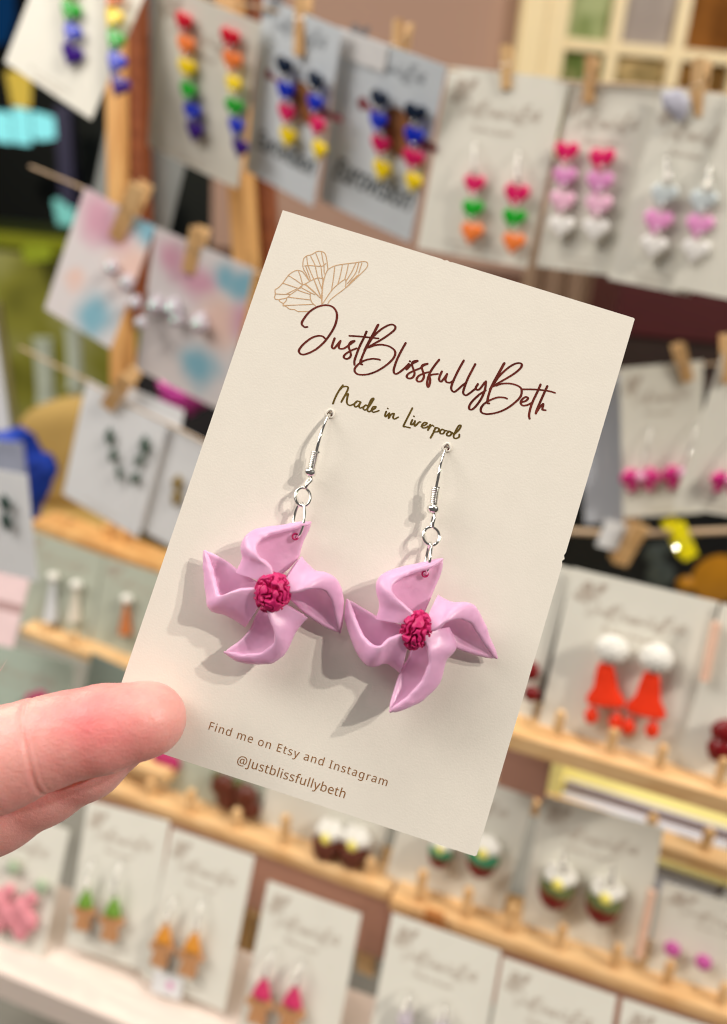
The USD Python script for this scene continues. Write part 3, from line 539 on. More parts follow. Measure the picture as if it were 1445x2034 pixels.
lampbox('violet_post', 'dim violet post in the dark hall beside the easel leg', (122, 330, [(130, 230), (150, 230), (152, 400), (134, 390)]), 2.7, mat('violet', (52, 48, 84), .6), cat='post')
lampbox('green_lamp', 'yellow green light low on the dark hall floor', (78, 502, [(62, 494), (96, 490), (98, 508), (66, 514)]), 2.5, glow('lime_light', (170, 180, 50), .6))
pale = mat('pale_gloss', (196, 204, 188), .15, .1, 8); tp = Plane(at(100, 720, 1.9), 0)
for x, y0, y1, w_, nm in ((92, 672, 800, 40, 'left'), (150, 650, 770, 34, 'right')):
    a, b = tp.hit(x, y1), tp.hit(x, y0); r = w_ * 1.9 / FPX / 2; h_ = b[2] - a[2]; t = Thing('glossy_column', a, 'pale glossy column far behind, %s of the pair beside the easel' % nm, 'column')
    t.part('shaft', lathe([(r, 0), (r * .86, .02), (r * .86, h_ - .02), (r, h_)], a, A3(0, 0, 1), 20), pale, smooth=40); t.part('foot', lathe([(r * .5, -(a[2] + .0)), (r * .5, 0)], a, A3(0, 0, 1), 12), pale)
# ------------------------------------------------------------------ easel legs, twine, pegs
YAW = 20
H1 = Plane(at(700, 250, .47), YAW); EP = Plane(at(300, 400, .60), YAW); H2 = Plane(at(300, 600, .53), YAW); H3 = Plane(at(240, 880, .55), YAW); HR = Plane(at(1320, 880, .55), 8); HR2 = Plane(at(1430, 880, .40), 0)
def post(t, name, pl, p0, p1, wpx, off, dep, m):
    a, b = pl.hit(*p0, off), pl.hit(*p1, off); ax = b - a; s = wpx * ((a - CAM) @ F) / FPX; e = nrm(np.cross(ax, pl.n)); e = e if e @ R > 0 else -e
    t.part(name, hexa(a - e * s / 2 - pl.n * dep, e * s, ax, pl.n * dep, .0015), m)
ez = Thing('display_easel', H2.hit(240, 1100, -.03), 'pine easel frame whose legs show between the hanging cards at left', 'easel')
post(ez, 'leg', EP, (219, -200), (236, 1120), 44, -.012, .018, pine); post(ez, 'leg', EP, (436, -100), (520, 1120), 46, -.012, .018, pine)
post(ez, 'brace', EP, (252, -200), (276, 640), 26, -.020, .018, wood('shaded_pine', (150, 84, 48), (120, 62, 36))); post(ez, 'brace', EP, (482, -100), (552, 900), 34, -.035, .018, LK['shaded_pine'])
post(ez, 'rung', EP, (226, 1010), (540, 1110), 26, -.034, .02, pine); post(ez, 'rung', EP, (222, 560), (500, 610), 20, -.034, .02, pine)
gp = Sheet(EP, (268, -30), (440, 40), (306, 470), -.040)
single('clear_sleeve', hexa(gp.o, gp.u * gp.W, gp.v * gp.H, -gp.n * .0006), mat('grey_sleeve', (150, 156, 154), .25, .06, 30), 'grey plastic sleeve hanging behind the rainbow heart card', 'sleeve')
def line(pl, pts, label, r=.0009, off=.0006):
    p = spline([pl.hit(x, y, off) for x, y in pts], 10); single('twine_line', tube(p, r, 7), twine, label, 'twine', smooth=True)
line(H1, [(-200, -300), (120, -150), (300, -48), (420, 0), (520, 14), (605, 40), (680, 62), (790, 105), (890, 136), (1008, 150), (1132, 162), (1320, 172), (1440, 188), (1700, 210)], 'thin twine holding the top row of heart earring cards')
line(H2, [(60, 330), (169, 376), (240, 418), (309, 456), (390, 494), (504, 538), (640, 590)], 'thin twine holding the two pastel cards')
line(H3, [(40, 690), (173, 757), (240, 795), (335, 842), (450, 900)], 'thin twine holding the cards with dark green earrings')
line(HR, [(1080, 770), (1238, 738), (1360, 726), (1445, 722), (1700, 716)], 'thin twine holding the card with magenta bows')
line(HR, [(1020, 1048), (1127, 1055), (1240, 1060), (1340, 1058), (1500, 1052), (1700, 1045)], 'thick pinkish cord crossing in front of the dark case', r=.0024)
def peg(pl, p0, p1, wpx, label, m=None, off=.001, name='clothes_peg', twist=0.):
    m = m or pegwood; a, b = pl.hit(*p0, off), pl.hit(*p1, off); L = b - a; d = (a - CAM) @ F; w = wpx * d / FPX; e = nrm(np.cross(L, pl.n)); e = e if e @ R > 0 else -e
    nn = nrm(pl.n + e * twist); e = nrm(np.cross(nrm(L), nn)); e = e if e @ R > 0 else -e; h = w * .62; l = nrm(L)
    t = Thing(name, b, label, 'peg')
    for s in (1, -1):          # two tapered wooden legs pinched at the spring
        A, B = a + nn * s * h * .95, b + nn * s * h * .32
        pts = [A + e * w / 2, A - e * w / 2, A + e * w / 2 + nn * s * h * .55, A - e * w / 2 + nn * s * h * .55, B + e * w / 2, B - e * w / 2, B + e * w / 2 + nn * s * h * .5, B - e * w / 2 + nn * s * h * .5]
        mid = a + L * .45; pts += [mid + e * w / 2 + nn * s * h * 1.0, mid - e * w / 2 + nn * s * h * 1.0]
        t.part('jaw', manifold3d.Manifold.hull_points(np.array(pts)), m)
    c = a + L * .45; t.part('spring', join([ring(c + e * k * w, nn, l, h * 1.15, w * .055, 6, 18) for k in (-.42, -.3, .3, .42)]), silver)
peg(H1, (606, -20), (597, 112), 22, 'wooden peg clipped between the two guitar print cards')
peg(H1, (803, 42), (788, 152), 21, 'wooden peg on the right guitar print card beside its white price label', twist=-.5)
peg(H1, (1007, 92), (1008, 178), 20, 'wooden peg at the top of the pink green orange heart card')
peg(H1, (1178, 112), (1169, 204), 18, 'wooden peg at the top of the pink to white heart card', twist=-.3)
peg(H1, (1396, 118), (1385, 234), 24, 'wooden peg with shiny tip on the silver pink white heart card', twist=-.4)
peg(H2, (283, 366), (234, 474), 30, 'wooden peg on the left pastel card', twist=.3); peg(H2, (399, 452), (378, 540), 28, 'wooden peg on the right pastel card', twist=.3)
peg(H3, (262, 742), (216, 806), 28, 'wooden peg on the white card with dark green drops', twist=.3)
peg(HR, (1347, 684), (1366, 756), 22, 'slim wooden peg at the top of the magenta bow card'); peg(HR, (1268, 1034), (1228, 1116), 30, 'wooden peg hanging down from the thick cord', twist=.2)
peg(HR, (1336, 1036), (1368, 1104), 30, 'bright yellow peg clipped to the thick cord', mat('yellow_plastic', (246, 232, 20), .35, .03), twist=.2)
peg(HR2, (1442, 665), (1444, 760), 16, 'wooden peg at right edge on the cream card')
tg = Sheet(HR, (1205, 1030), (1246, 1042), (1178, 1068), .004); single('paper_tag', hexa(tg.o, tg.u * tg.W, tg.v * tg.H * 1.3, -tg.n * .0005), paper_w, 'small white paper tag beside the peg on the thick cord', 'tag')

# ------------------------------------------------------------------ cards of the stall
sx, sy = 1 / HC.W, 1 / HC.H
brand_u = affinity.scale(unary_union([brand.simplify(.00009), bfly.buffer(.00012).simplify(.0001)]), sx, sy, origin=(0, 0)); made_u = affinity.scale(made.simplify(.0001), sx, sy, origin=(0, 0)); foot_u = affinity.scale(unary_union([foot1, foot2]).simplify(.00008), sx, sy, origin=(0, 0))
UB = extrude(brand_u, 1.); UM = extrude(made_u, 1.); UF = extrude(foot_u, 1.)
card_no = [0]
def card(plane, TL, TR, BL, label, off=0., m=None, writing=True, bend=0., ink=None, group=None, Hmin=None, fit=None):
    s = Sheet(plane, TL, TR, BL, off, fit)
    if Hmin: s.H = max(s.H, Hmin * s.W)
    s.t = t = Thing('display_card', s.o + s.u * s.W / 2 + s.v * s.H, label, 'card', group)
    nx, ny, th = 10, 8, .00045; X, Y = np.meshgrid(np.linspace(0, s.W, nx), np.linspace(0, s.H, ny), indexing='ij')
    b = bend * (1 - (2 * X / s.W - 1) ** 2) * s.W; s.bend = bend
    top = np.stack([X, Y, b], -1).reshape(-1, 3); bot = top - [0, 0, th]; V = np.vstack([top, bot]); n = nx * ny; f = []
    idx = lambda i, j: i * ny + j
    for i in range(nx - 1):
        for j in range(ny - 1):
            a_, b_, c_, d_ = idx(i, j), idx(i + 1, j), idx(i + 1, j + 1), idx(i, j + 1); f += [(a_, c_, b_), (a_, d_, c_), (a_ + n, b_ + n, c_ + n), (a_ + n, c_ + n, d_ + n)]
    rim = [idx(i, 0) for i in range(nx)] + [idx(nx - 1, j) for j in range(1, ny)] + [idx(i, ny - 1) for i in range(nx - 2, -1, -1)] + [idx(0, j) for j in range(ny - 2, 0, -1)]
    for p, q in zip(rim, rim[1:] + rim[:1]): f += [(p, q, q + n), (p, q + n, p + n)]
    t.part('card_sheet', (s.place(V), np.array(f)), m or paper_b)
    if writing:
        for nm, (V, T), k in (('script_lettering', vf(UB), ink or ink_far), ('tagline_lettering', vf(UM), ink or ink_far), ('footer_lettering', vf(UF), ink or ink_far)):
            V = V * [s.W, s.H, 8e-5] + [0, 0, 4e-5]; V[:, 2] += bend * (1 - (2 * V[:, 0] / s.W - 1) ** 2) * s.W
            t.part(nm, (s.place(V), T[:, ::-1]), k)
    card_no[0] += 1; return s
def heart_mesh(c, u, v, n, w, th):
    q = np.linspace(0, 2 * math.pi, 41)[:-1]; hx = 16 * np.sin(q) ** 3; hy = -(13 * np.cos(q) - 5 * np.cos(2 * q) - 2 * np.cos(3 * q) - np.cos(4 * q)); hx, hy = hx / 34., (hy + 2) / 34.
    rings = []; ks = np.linspace(math.pi * .5, -math.pi * .5, 9)
    for a in ks[1:-1]: rings.append((.55 + .45 * math.cos(a), math.sin(a)))
    V = []
    for s, z in rings: V.append(np.stack([hx * s * w, hy * s * w, np.full(40, z * th)], 1))
    V = np.vstack(V + [[[0, 0, th * .99]], [[0, 0, -th * .99]]]); m = len(rings); f = []
    for i in range(m - 1):
        for j in range(40): k = (j + 1) % 40; f += [(i * 40 + j, i * 40 + k, (i + 1) * 40 + k), (i * 40 + j, (i + 1) * 40 + k, (i + 1) * 40 + j)]
    for j in range(40): k = (j + 1) % 40; f += [(m * 40, k, j), (m * 40 + 1, (m - 1) * 40 + j, (m - 1) * 40 + k)]
    f = np.array(f)[:, ::-1]
    return c + V[:, :1] * u + V[:, 1:2] * v + V[:, 2:] * n, f
COL = dict(R=(206, 14, 44), O=(246, 132, 62), Y=(250, 218, 20), G=(16, 166, 34), B=(14, 44, 190), V=(58, 22, 128), N=(18, 34, 58), K=(222, 26, 100), P=(226, 150, 204), L=(242, 190, 216), W=(240, 238, 234), S=(206, 216, 218), M=(224, 40, 120), Q=(240, 160, 214))
def clay(k): return plastic(COL[k], 'clay_' + k.lower(), .2)
def axes(s, yaw): a = math.radians(yaw); u = s.u * math.cos(a) + s.n * math.sin(a); return u, s.v, np.cross(s.v, u) * (1 if np.cross(s.v, u) @ s.n > 0 else -1)
def heart_earring(s, pts, cols, label, hook=None, group=None, size=50, lift=.005):
    t = Thing('heart_earring', s.hit(*pts[-1], lift), label, 'earring', group); d = s.d; w = size * d / FPX; prev = None; seq = [(s.hit(x, y, lift), c) for (x, y), c in zip(pts, cols)]
    for i, (c, k) in enumerate(seq):
        u, v, n = axes(s, random.uniform(-15, 15)); t.part('heart', heart_mesh(c, u, v, n, w * random.uniform(1.02, 1.12), w * .16), clay(k), smooth=True)
        if i:
            a = seq[i - 1][0]; m_ = a * .52 + c * .48 + s.n * w * .10; t.part('jump_ring', ring(m_ - s.v * w * .02, nrm(s.n + s.u * .4), s.v, w * .15, w * .042, 7, 20), silver_b, smooth=True)
    if hook: hook_part(t, s, hook, seq[0][0] - s.v * w * .4, w)
def hook_part(t, s, hook, end, w):
    top = s.hit(*hook, -.001); L = end - top; r = w * .02 + .0002
    pts = spline([top, top + L * .12 + s.n * .004, top + L * .4 + s.n * .006, top + L * .75 + s.n * .005, end + s.n * .002], 8); t.part('ear_hook', tube(pts, r, 7), silver_b, smooth=True)
    c = top + L * .62 + s.n * .0055; t.part('wire_coil', join([ring(c + nrm(L) * k * r * 2.2, s.u, s.n, r * 2.2, r * .9, 6, 14) for k in range(-3, 4)]), silver_b, smooth=True)
    t.part('bead', ball(c + nrm(L) * r * 11, r * 3.4, 2), silver_b, smooth=True); t.part('jump_ring', ring(end - s.v * w * .02 + s.n * .003, s.u, s.v, w * .16, r, 7, 20), silver_b, smooth=True)

# top row
c = card(H1, (123, -173), (308, -58), (5, 120), 'tilted card of rainbow hearts at top left corner', .006, bend=.02, fit=1.45)
heart_earring(c, [(138, -30), (141, 18), (144, 62), (144, 104)], 'YGBV', 'left rainbow heart chain on the tilted top left card', size=46); heart_earring(c, [(222, -55), (226, -10), (227, 32), (230, 76), (232, 120), (239, 166)], 'ROYGBV', 'right rainbow heart chain on the tilted top left card', size=46)
c = card(H1, (314, -40), (518, 45), (300, 291), 'card with two full six heart rainbow chains', .001, bend=.02, fit=1.55)
heart_earring(c, [(365, 40), (369, 86), (372, 132), (374, 178), (382, 220), (387, 256)], 'ROYGBV', 'left six heart rainbow chain on the full rainbow card', size=46); heart_earring(c, [(457, 72), (461, 117), (464, 165), (466, 210), (469, 248), (478, 290)], 'ROYGBV', 'right six heart rainbow chain on the full rainbow card', size=44)
def guitar_card(TL, TR, BL, label, g, off, fit=None):
    s = card(H1, TL, TR, BL, label, off, mat('pale_blue_card', (216, 224, 230), .4, .03, 60), False, fit=fit); lo = lambda x, y: s.local(*g(x, y))[:2]
    body = unary_union([Point(lo(0, 0)).buffer(s.W * .13), Point(lo(14, 22)).buffer(s.W * .16)]); neck = LineString([lo(-60, -40), lo(0, 0)]).buffer(s.W * .022); head = Point(lo(-64, -43)).buffer(s.W * .05); end = LineString([lo(14, 22), lo(78, 46)]).buffer(s.W * .03)
    print_on(s.t, 'guitar_print', unary_union([body]), mat('guitar_brown', (150, 98, 58), .5), s, base=3e-5); [print_on(s.t, 'guitar_neck_print', g_, mat('guitar_maroon', (132, 52, 62), .5), s, base=3e-5) for g_ in (unary_union([neck, head]).difference(body), end.difference(body))]
    tx = typed('Eurovision', 1., 0); x0, y0, x1, y1 = tx.bounds; k = s.W * .8 / (x1 - x0); tx = affinity.scale(tx, k, k * 1.5, origin=(0, 0)); tx = affinity.skew(tx, -14, 0, origin=(0, 0)); tx = affinity.translate(tx, s.W * .10, s.H * .82).buffer(.00045); print_on(s.t, 'title_lettering', tx, ink_dk, s, base=3e-5)
    bb = affinity.translate(affinity.scale(brand_u, s.W, s.H, origin=(0, 0)), 0, -s.H * .1).buffer(.0001); print_on(s.t, 'script_lettering', bb, mat('slate_ink', (120, 128, 136), .5), s, base=3e-5); return s
c = guitar_card((524, -8), (680, 58), (495, 342), 'left guitar print card with navy blue pink yellow hearts', lambda x, y: (598 + x, 190 + y), .000, 1.7)
heart_earring(c, [(565, 128), (568, 178), (570, 221), (573, 268)], 'NBKY', 'left navy to yellow heart chain on the left guitar card', size=46); heart_earring(c, [(627, 158), (626, 202), (631, 246), (635, 294)], 'NBKY', 'right navy to yellow heart chain on the left guitar card', size=44)
c = guitar_card((678, 55), (888, 131), (648, 403), 'right guitar print card with navy blue pink yellow hearts', lambda x, y: (785 + x, 248 + y), .0035, 1.62)
heart_earring(c, [(754, 194), (752, 238), (757, 284), (760, 334)], 'NBKY', 'left navy to yellow heart chain on the right guitar card', size=48); heart_earring(c, [(825, 222), (823, 268), (821, 312), (822, 358)], 'NBKY', 'right navy to yellow heart chain on the right guitar card', size=48)
lb = Sheet(c.pl, (672, 54), (772, 90), (662, 106), .0012); single('price_label', hexa(lb.o, lb.u * lb.W, lb.v * lb.H, -lb.n * .0005), mat('label_white', (236, 236, 236), .5), 'blank white price label at the top of the right guitar card', 'label')
c = card(H1, (893, 131), (1132, 158), (852, 496), 'card with pink, green and orange heart drops', .001, bend=.015)
heart_earring(c, [(943, 362), (940, 412), (938, 458)], 'KGO', 'left pink green orange heart drop in the top row', (948, 276), size=48); heart_earring(c, [(1027, 382), (1022, 430), (1021, 478)], 'KGO', 'right pink green orange heart drop in the top row', (1034, 294), size=50)
c = card(H1, (1132, 158), (1317, 168), (1062, 528), 'card with hearts fading from hot pink to white', -.002, bend=.015)
heart_earring(c, [(1126, 298), (1122, 348), (1118, 396), (1116, 446)], 'KPLW', 'left hot pink to white heart chain', size=50); heart_earring(c, [(1196, 312), (1192, 358), (1190, 404), (1184, 452)], 'KPLW', 'right hot pink to white heart chain', size=54)
c = card(H1, (1317, 172), (1500, 196), (1218, 556), 'card with silver, pink and white heart drops under the shiny peg', .003, bend=.02)
heart_earring(c, [(1320, 384), (1308, 436), (1300, 486)], 'SQW', 'left silver pink white heart drop', (1324, 302), size=56); heart_earring(c, [(1398, 396), (1391, 444), (1383, 494)], 'SQW', 'right silver pink white heart drop', (1412, 320), size=56)
card(H1, (1462, 170), (1700, 200), (1405, 585), 'plain pale card cut off at the right edge of the top row', .007, writing=False)
# pastel cards
pastel_w = mat('pastel_white', (216, 212, 212), .3, .03, 40); pb = mat('print_aqua', (116, 180, 200), .4, .06, 120); pk = mat('print_rose', (206, 152, 178), .4, .08, 120); pp = mat('print_peach', (226, 196, 184), .4, .05, 120)
c1 = card(H2, (169, 371), (309, 450), (86, 612), 'left pastel pink and blue card clipped to the easel', .002, pastel_w, False, fit=1.4)
c2 = card(H2, (309, 450), (504, 533), (273, 734), 'right pastel pink and blue card half behind the held card', .004, pastel_w, False, fit=1.4)
def watercolour(name, s, L):
    nodes = {'g': ('geometry', {}), 'n': ('noise_texture', {'scale': 34., 'detail': 2.}), 'sub': ('vector_math', {'math_type': 'subtract', 'vector2': (.5, .5, .5)}), 'sc': ('vector_math', {'math_type': 'scale', 'scale': .022}), 'ad': ('vector_math', {'math_type': 'add'}), 'base': ('color', {'value': lin((214, 208, 208))}), 'p': ('principled_bsdf', {'roughness': .3})}
    links = [('g.position', 'n.vector'), ('n.color', 'sub.vector1'), ('sub.vector', 'sc.vector1'), ('g.position', 'ad.vector1'), ('sc.vector', 'ad.vector2')]; prev = 'base.color'
    for i, (col, x, y, rx, ry, k) in enumerate(L):
        p = s.hit(x, y); nodes['d%d' % i] = ('vector_math', {'math_type': 'distance', 'vector2': tuple(p)}); r = (rx + ry) / 2 * s.d / FPX
        nodes['r%d' % i] = ('map_range', {'range_type': 'smoothstep', 'from_min': r * .25, 'from_max': r * 1.5, 'to_min': .88, 'to_max': 0.}); nodes['m%d' % i] = ('mix_color', {'b': lin(col)})
        links += [('ad.vector', 'd%d.vector1' % i), ('d%d.value' % i, 'r%d.value' % i), ('r%d.result' % i, 'm%d.fac' % i), (prev, 'm%d.a' % i)]; prev = 'm%d.result' % i
    links.append((prev, 'p.base_color')); return usdkit.material(stage, '/World/Looks/' + name, nodes, links, surface='p.BSDF')
PKc, AQ, PE = (204, 148, 170), (108, 170, 190), (226, 190, 176)
for nm, s_, L in (('watercolour_left', c1, [(PKc, 200, 430, 54, 54, 0), (PKc, 236, 470, 30, 30, 0), (AQ, 290, 462, 34, 34, 0), (PE, 255, 530, 44, 50, 0), (AQ, 190, 635, 52, 44, 0), (PE, 150, 560, 26, 20, 0)]), ('watercolour_right', c2, [(PKc, 340, 520, 46, 46, 0), (PKc, 390, 560, 44, 34, 0), (AQ, 440, 545, 36, 30, 0), (AQ, 480, 565, 36, 30, 0), (PE, 432, 640, 54, 50, 0), (PKc, 490, 640, 36, 46, 0), (AQ, 392, 735, 46, 50, 0)])):
    UsdShade.MaterialBindingAPI.Apply(stage.GetPrimAtPath(s_.t.path + '/card_sheet')).Bind(watercolour(nm, s_, L))
def shard_earring(s, pts, label, m):
    t = Thing('iridescent_earring', s.hit(pts[-1][0], pts[-1][1], .004), label, 'earring')
    for x, y, sz in pts: u, v, n = axes(s, random.uniform(-40, 40)); t.part('drop', lathe([(.0003, -.5 * sz * s.d / FPX), (.35 * sz * s.d / FPX, -.1 * sz * s.d / FPX), (.42 * sz * s.d / FPX, .15 * sz * s.d / FPX), (.0003, .5 * sz * s.d / FPX)], s.hit(x, y, .004), s.v + .2 * s.n, 9), m)
iri = mat('iridescent', (222, 212, 222), .14, .06, 90, spec=.9, extra={'transmission_weight': .25, 'thin_film_thickness': 420.})
shard_earring(c1, [(222, 530, 34), (252, 560, 36), (268, 600, 34), (280, 640, 30)], 'chain of iridescent drops on the left pastel card', iri); shard_earring(c2, [(310, 604, 40), (345, 610, 44), (352, 632, 34), (398, 640, 46)], 'cluster of iridescent drops on the right pastel card', iri)
# white cards with green drops
def leaf_earring(s, pts, label, m, name='leaf_earring'):
    t = Thing(name, s.hit(pts[-1][0], pts[-1][1], .003), label, 'earring')
    for x, y, w, h, a in pts:
        q = math.radians(a); ax = s.v * math.cos(q) + s.u * math.sin(q); k = s.d / FPX; e = nrm(np.cross(ax, s.n)); V, T = lathe([(.0002, -h / 2 * k), (w * .35 * k, -h * .25 * k), (w * .5 * k, 0), (w * .3 * k, h * .3 * k), (.0002, h / 2 * k)], A3(0, 0, 0), A3(0, 0, 1), 12)
        V = V[:, :1] * e + V[:, 1:2] * s.n * .35 + V[:, 2:] * ax; t.part('leaf', (s.hit(x, y, .003) + V, T), m, smooth=50)
grn = mat('dark_green_resin', (76, 96, 84), .2, .25, 300, spec=.7)
c = card(H3, (173, 752), (335, 838), (139, 990), 'white card with dark green leaf earrings at left', .001, paper_w, False)
b2 = Sheet(H3, (250, 766), (366, 816), (240, 800), -.004); single('card_flap', hexa(b2.o, b2.u * b2.W, b2.v * b2.H * 1.8, -b2.n * .0005), paper_w, 'white folded flap behind the green leaf card', 'card')
leaf_earring(c, [(217, 868, 22, 44, 10), (224, 905, 22, 36, -12), (236, 940, 16, 40, 20)], 'left dark green leaf earring on the white card', grn); leaf_earring(c, [(287, 886, 26, 48, 12), (276, 915, 20, 36, -20), (268, 950, 22, 36, -20)], 'right dark green leaf earring on the white card', grn)
print_on(c.t, 'footer_lettering', affinity.scale(foot_u, c.W, c.H, origin=(0, 0)), ink_far, c, base=3e-5)
c = card(H3, (335, 838), (440, 893), (255, 1038), 'white card with olive drops partly hidden by the held card', -.003, paper_w, False, Hmin=1.4)
leaf_earring(c, [(352, 960, 26, 40, 0), (350, 990, 24, 40, 0)], 'olive drop earring beside the edge of the held card', mat('olive_resin', (140, 116, 56), .3, .2, 300))
LC = Plane(at(20, 1000, .42), YAW); c = card(LC, (-70, 920), (54, 944), (-75, 1118), 'white card with dark drop cut off at the left edge', 0, paper_w, False)
leaf_earring(c, [(10, 1000, 30, 40, 0), (12, 1036, 28, 46, 0)], 'dark green drop at the left edge', mat('dark_drop', (52, 72, 66), .3, .2, 300))
# tan chair and blue bag
def soft(P2, n, th, k=12):
    rows = []; m = len(P2); c_ = P2.mean(0)
    for a in np.linspace(-math.pi / 2, math.pi / 2, k): rows.append(c_ + (P2 - c_) * (.6 + .4 * math.cos(a)) + n * th * math.sin(a))
    V = np.vstack(rows + [c_[None] - n * th, c_[None] + n * th]); f = []
    for i in range(k - 1):
        for j in range(m): q = (j + 1) % m; f += [(i * m + j, (i + 1) * m + q, i * m + q), (i * m + j, (i + 1) * m + j, (i + 1) * m + q)]
    for j in range(m): q = (j + 1) % m; f += [(k * m, j, q), (k * m + 1, (k - 1) * m + q, (k - 1) * m + j)]
    return V, np.array(f)
cp_ = Plane(at(100, 900, 1.1), 8); ch = Thing('tub_chair', cp_.hit(100, 1080), 'tan upholstered chair back behind the blue bag', 'chair'); tan = mat('tan_cloth', (178, 146, 82), .8, .06, 20)
bk = [(22, 1000), (26, 880), (52, 822), (100, 796), (160, 786), (260, 800), (330, 840), (340, 1000)]; ch.part('backrest', soft(resample(spline([cp_.hit(*q) for q in bk + bk[:1]], 6), 60)[:-1], cp_.n, .03), tan, smooth=60); bk = [(10, 1005), (340, 1005), (350, 1080), (0, 1080)]; ch.part('seat', soft(resample(np.array([cp_.hit(*q, .03) for q in bk + bk[:1]]), 50)[:-1], cp_.n, .06), tan, smooth=60)
bp = Plane(at(60, 940, .75), 10); pts = [(-60, 862), (10, 858), (30, 846), (58, 862), (72, 900), (92, 902), (106, 934), (98, 984), (78, 1010), (62, 1048), (-60, 1060)]
base = np.array([bp.hit(x, y) for x, y in pts]); cc = base.mean(0)
def cushion(P2, n, th, wob, seed):
    rows = []; k = len(P2); c_ = P2.mean(0)
    for a in np.linspace(-math.pi / 2, math.pi / 2, 11): rows.append(c_ + (P2 - c_) * (.35 + .65 * math.cos(a)) + n * th * math.sin(a))
    V = np.vstack(rows + [c_[None] - n * th, c_[None] + n * th]); f = []
    for i in range(10):
        for j in range(k): q = (j + 1) % k; f += [(i * k + j, (i + 1) * k + q, i * k + q), (i * k + j, (i + 1) * k + j, (i + 1) * k + q)]
    for j in range(k): q = (j + 1) % k; f += [(11 * k, j, q), (11 * k + 1, 10 * k + q, 10 * k + j)]
    m = trimesh.Trimesh(V, f, process=False); m = m.subdivide(); V = np.array(m.vertices); N = np.array(m.vertex_normals); return V + N * (wob * (meshkit.fbm(V * 45, 3, seed) - .5))[:, None], np.array(m.faces)
V, T = cushion(resample(np.vstack([base, base[:1]]), 60)[:-1], bp.n, .03, .016, 2)
tb = Thing('blue_bag', V.mean(0), 'crumpled bright blue fabric bag at left edge', 'bag'); tb.part('body', (V, T), mat('blue_cloth', (18, 62, 176), .7, .12, 60), smooth=True); bb = Sheet(bp, (-40, 872), (44, 880), (-40, 960), .034); tb.part('label_patch', hexa(bb.o, bb.u * bb.W, bb.v * bb.H, -bb.n * .002), mat('grey_patch', (150, 156, 176), .6, .1, 60))
pl_ = Plane(at(10, 750, .8), 0); tw = Thing('white_pole', pl_.hit(35, 870), 'leaning pole with white panel at the far left edge', 'pole'); a, b = pl_.hit(-4, 600), pl_.hit(34, 870); tw.part('pole', tube(np.array([a, b]), .004, 10), mat('olive_pole', (140, 132, 84), .4), smooth=50); a, b = pl_.hit(-60, 640, -.003), pl_.hit(-8, 640, -.003); tw.part('panel', hexa(a, b - a, pl_.hit(24, 860, -.003) - b, pl_.n * .003), paper_w)
# magenta bag, dark case, maroon box behind
pl_ = Plane(at(380, 800, .85), 10)
pm = [(318, 752), (420, 770), (420, 800), (380, 826), (322, 796)]; V, T = cushion(resample(np.array([pl_.hit(*q) for q in pm + pm[:1]]), 40)[:-1], pl_.n, .02, .02, 5)
single('magenta_pouch', (V, T), mat('magenta_satin', (190, 60, 150), .25, .35, 90, metal=.3), 'shiny magenta pouch behind the pastel cards', 'pouch', smooth=True)
def dark_box(name, pl, x0, y0, x1, y1, th, m, label, cat, off=0.):
    a, b, c = pl.hit(x0, y0, off), pl.hit(x1, y0, off), pl.hit(x0, y1, off); t = Thing(name, c, label, cat); u = pl.u * ((b - a) @ pl.u); v = A3(0, 0, (c - a)[2]); t.part('body', hexa(a - pl.n * th, u, v, pl.n * th, .004), m); return t
blk = mat('black_case', (16, 17, 18), .35, .2, 60)
t = dark_box('black_holdall', Plane(at(340, 830, .95), 10), 262, 700, 560, 1060, .1, mat('black_cloth', (20, 16, 18), .8, .2, 40), 'black holdall behind the cards left of the held card', 'bag'); 
mp = Plane(at(1350, 650, .95), 5); t = dark_box('maroon_box', mp, 1236, 540, 1800, 668, .2, mat('maroon_panel', (66, 10, 12), .6, .1, 20), 'dark maroon box under the top row of cards at right', 'box'); t.part('base', wall_box(mp, 1240, 668, 1800, 760, .19, -.005), mat('dark_brown', (40, 24, 16), .6, .2, 20))
kp = Plane(at(1300, 1100, .72), 5); t = dark_box('black_case', kp, 1000, 735, 1800, 1420, .12, blk, 'black case behind the magenta bow card and thick cord', 'case')
bl = lambda x, y, r: lathe([(.0005, .004), (r * .6, .0038), (r, .0015), (r, 0)], kp.hit(x, y, .0005), kp.n, 30)
t.part('emblem', bl(1428, 1150, .024), mat('gold_disc', (180, 122, 24), .35, .1, 60), smooth=40); t.part('emblem', bl(1362, 1160, .008), LK['gold_disc'], smooth=40)
for x, y, r in ((1300, 1100, .010), (1312, 1140, .013), (1330, 1086, .007)): t.part('stud', bl(x, y, r), mat('grey_glint', (84, 92, 88), .2, .2, 90, metal=.5), smooth=40)
ct = Plane(at(1340, 215, .40), 10); pts = [(1314, 186), (1352, 176), (1370, 198), (1366, 228), (1350, 246), (1320, 212)]; V, T = cushion(resample(np.array([ct.hit(*q) for q in pts + pts[:1]]), 36)[:-1], ct.n, .0016, .004, 7)
single('crumpled_tag', (V, T), mat('lilac_white', (178, 178, 192), .35, .05, 200), 'crumpled pale lilac tag beside the shiny peg at top right', 'tag', smooth=True)
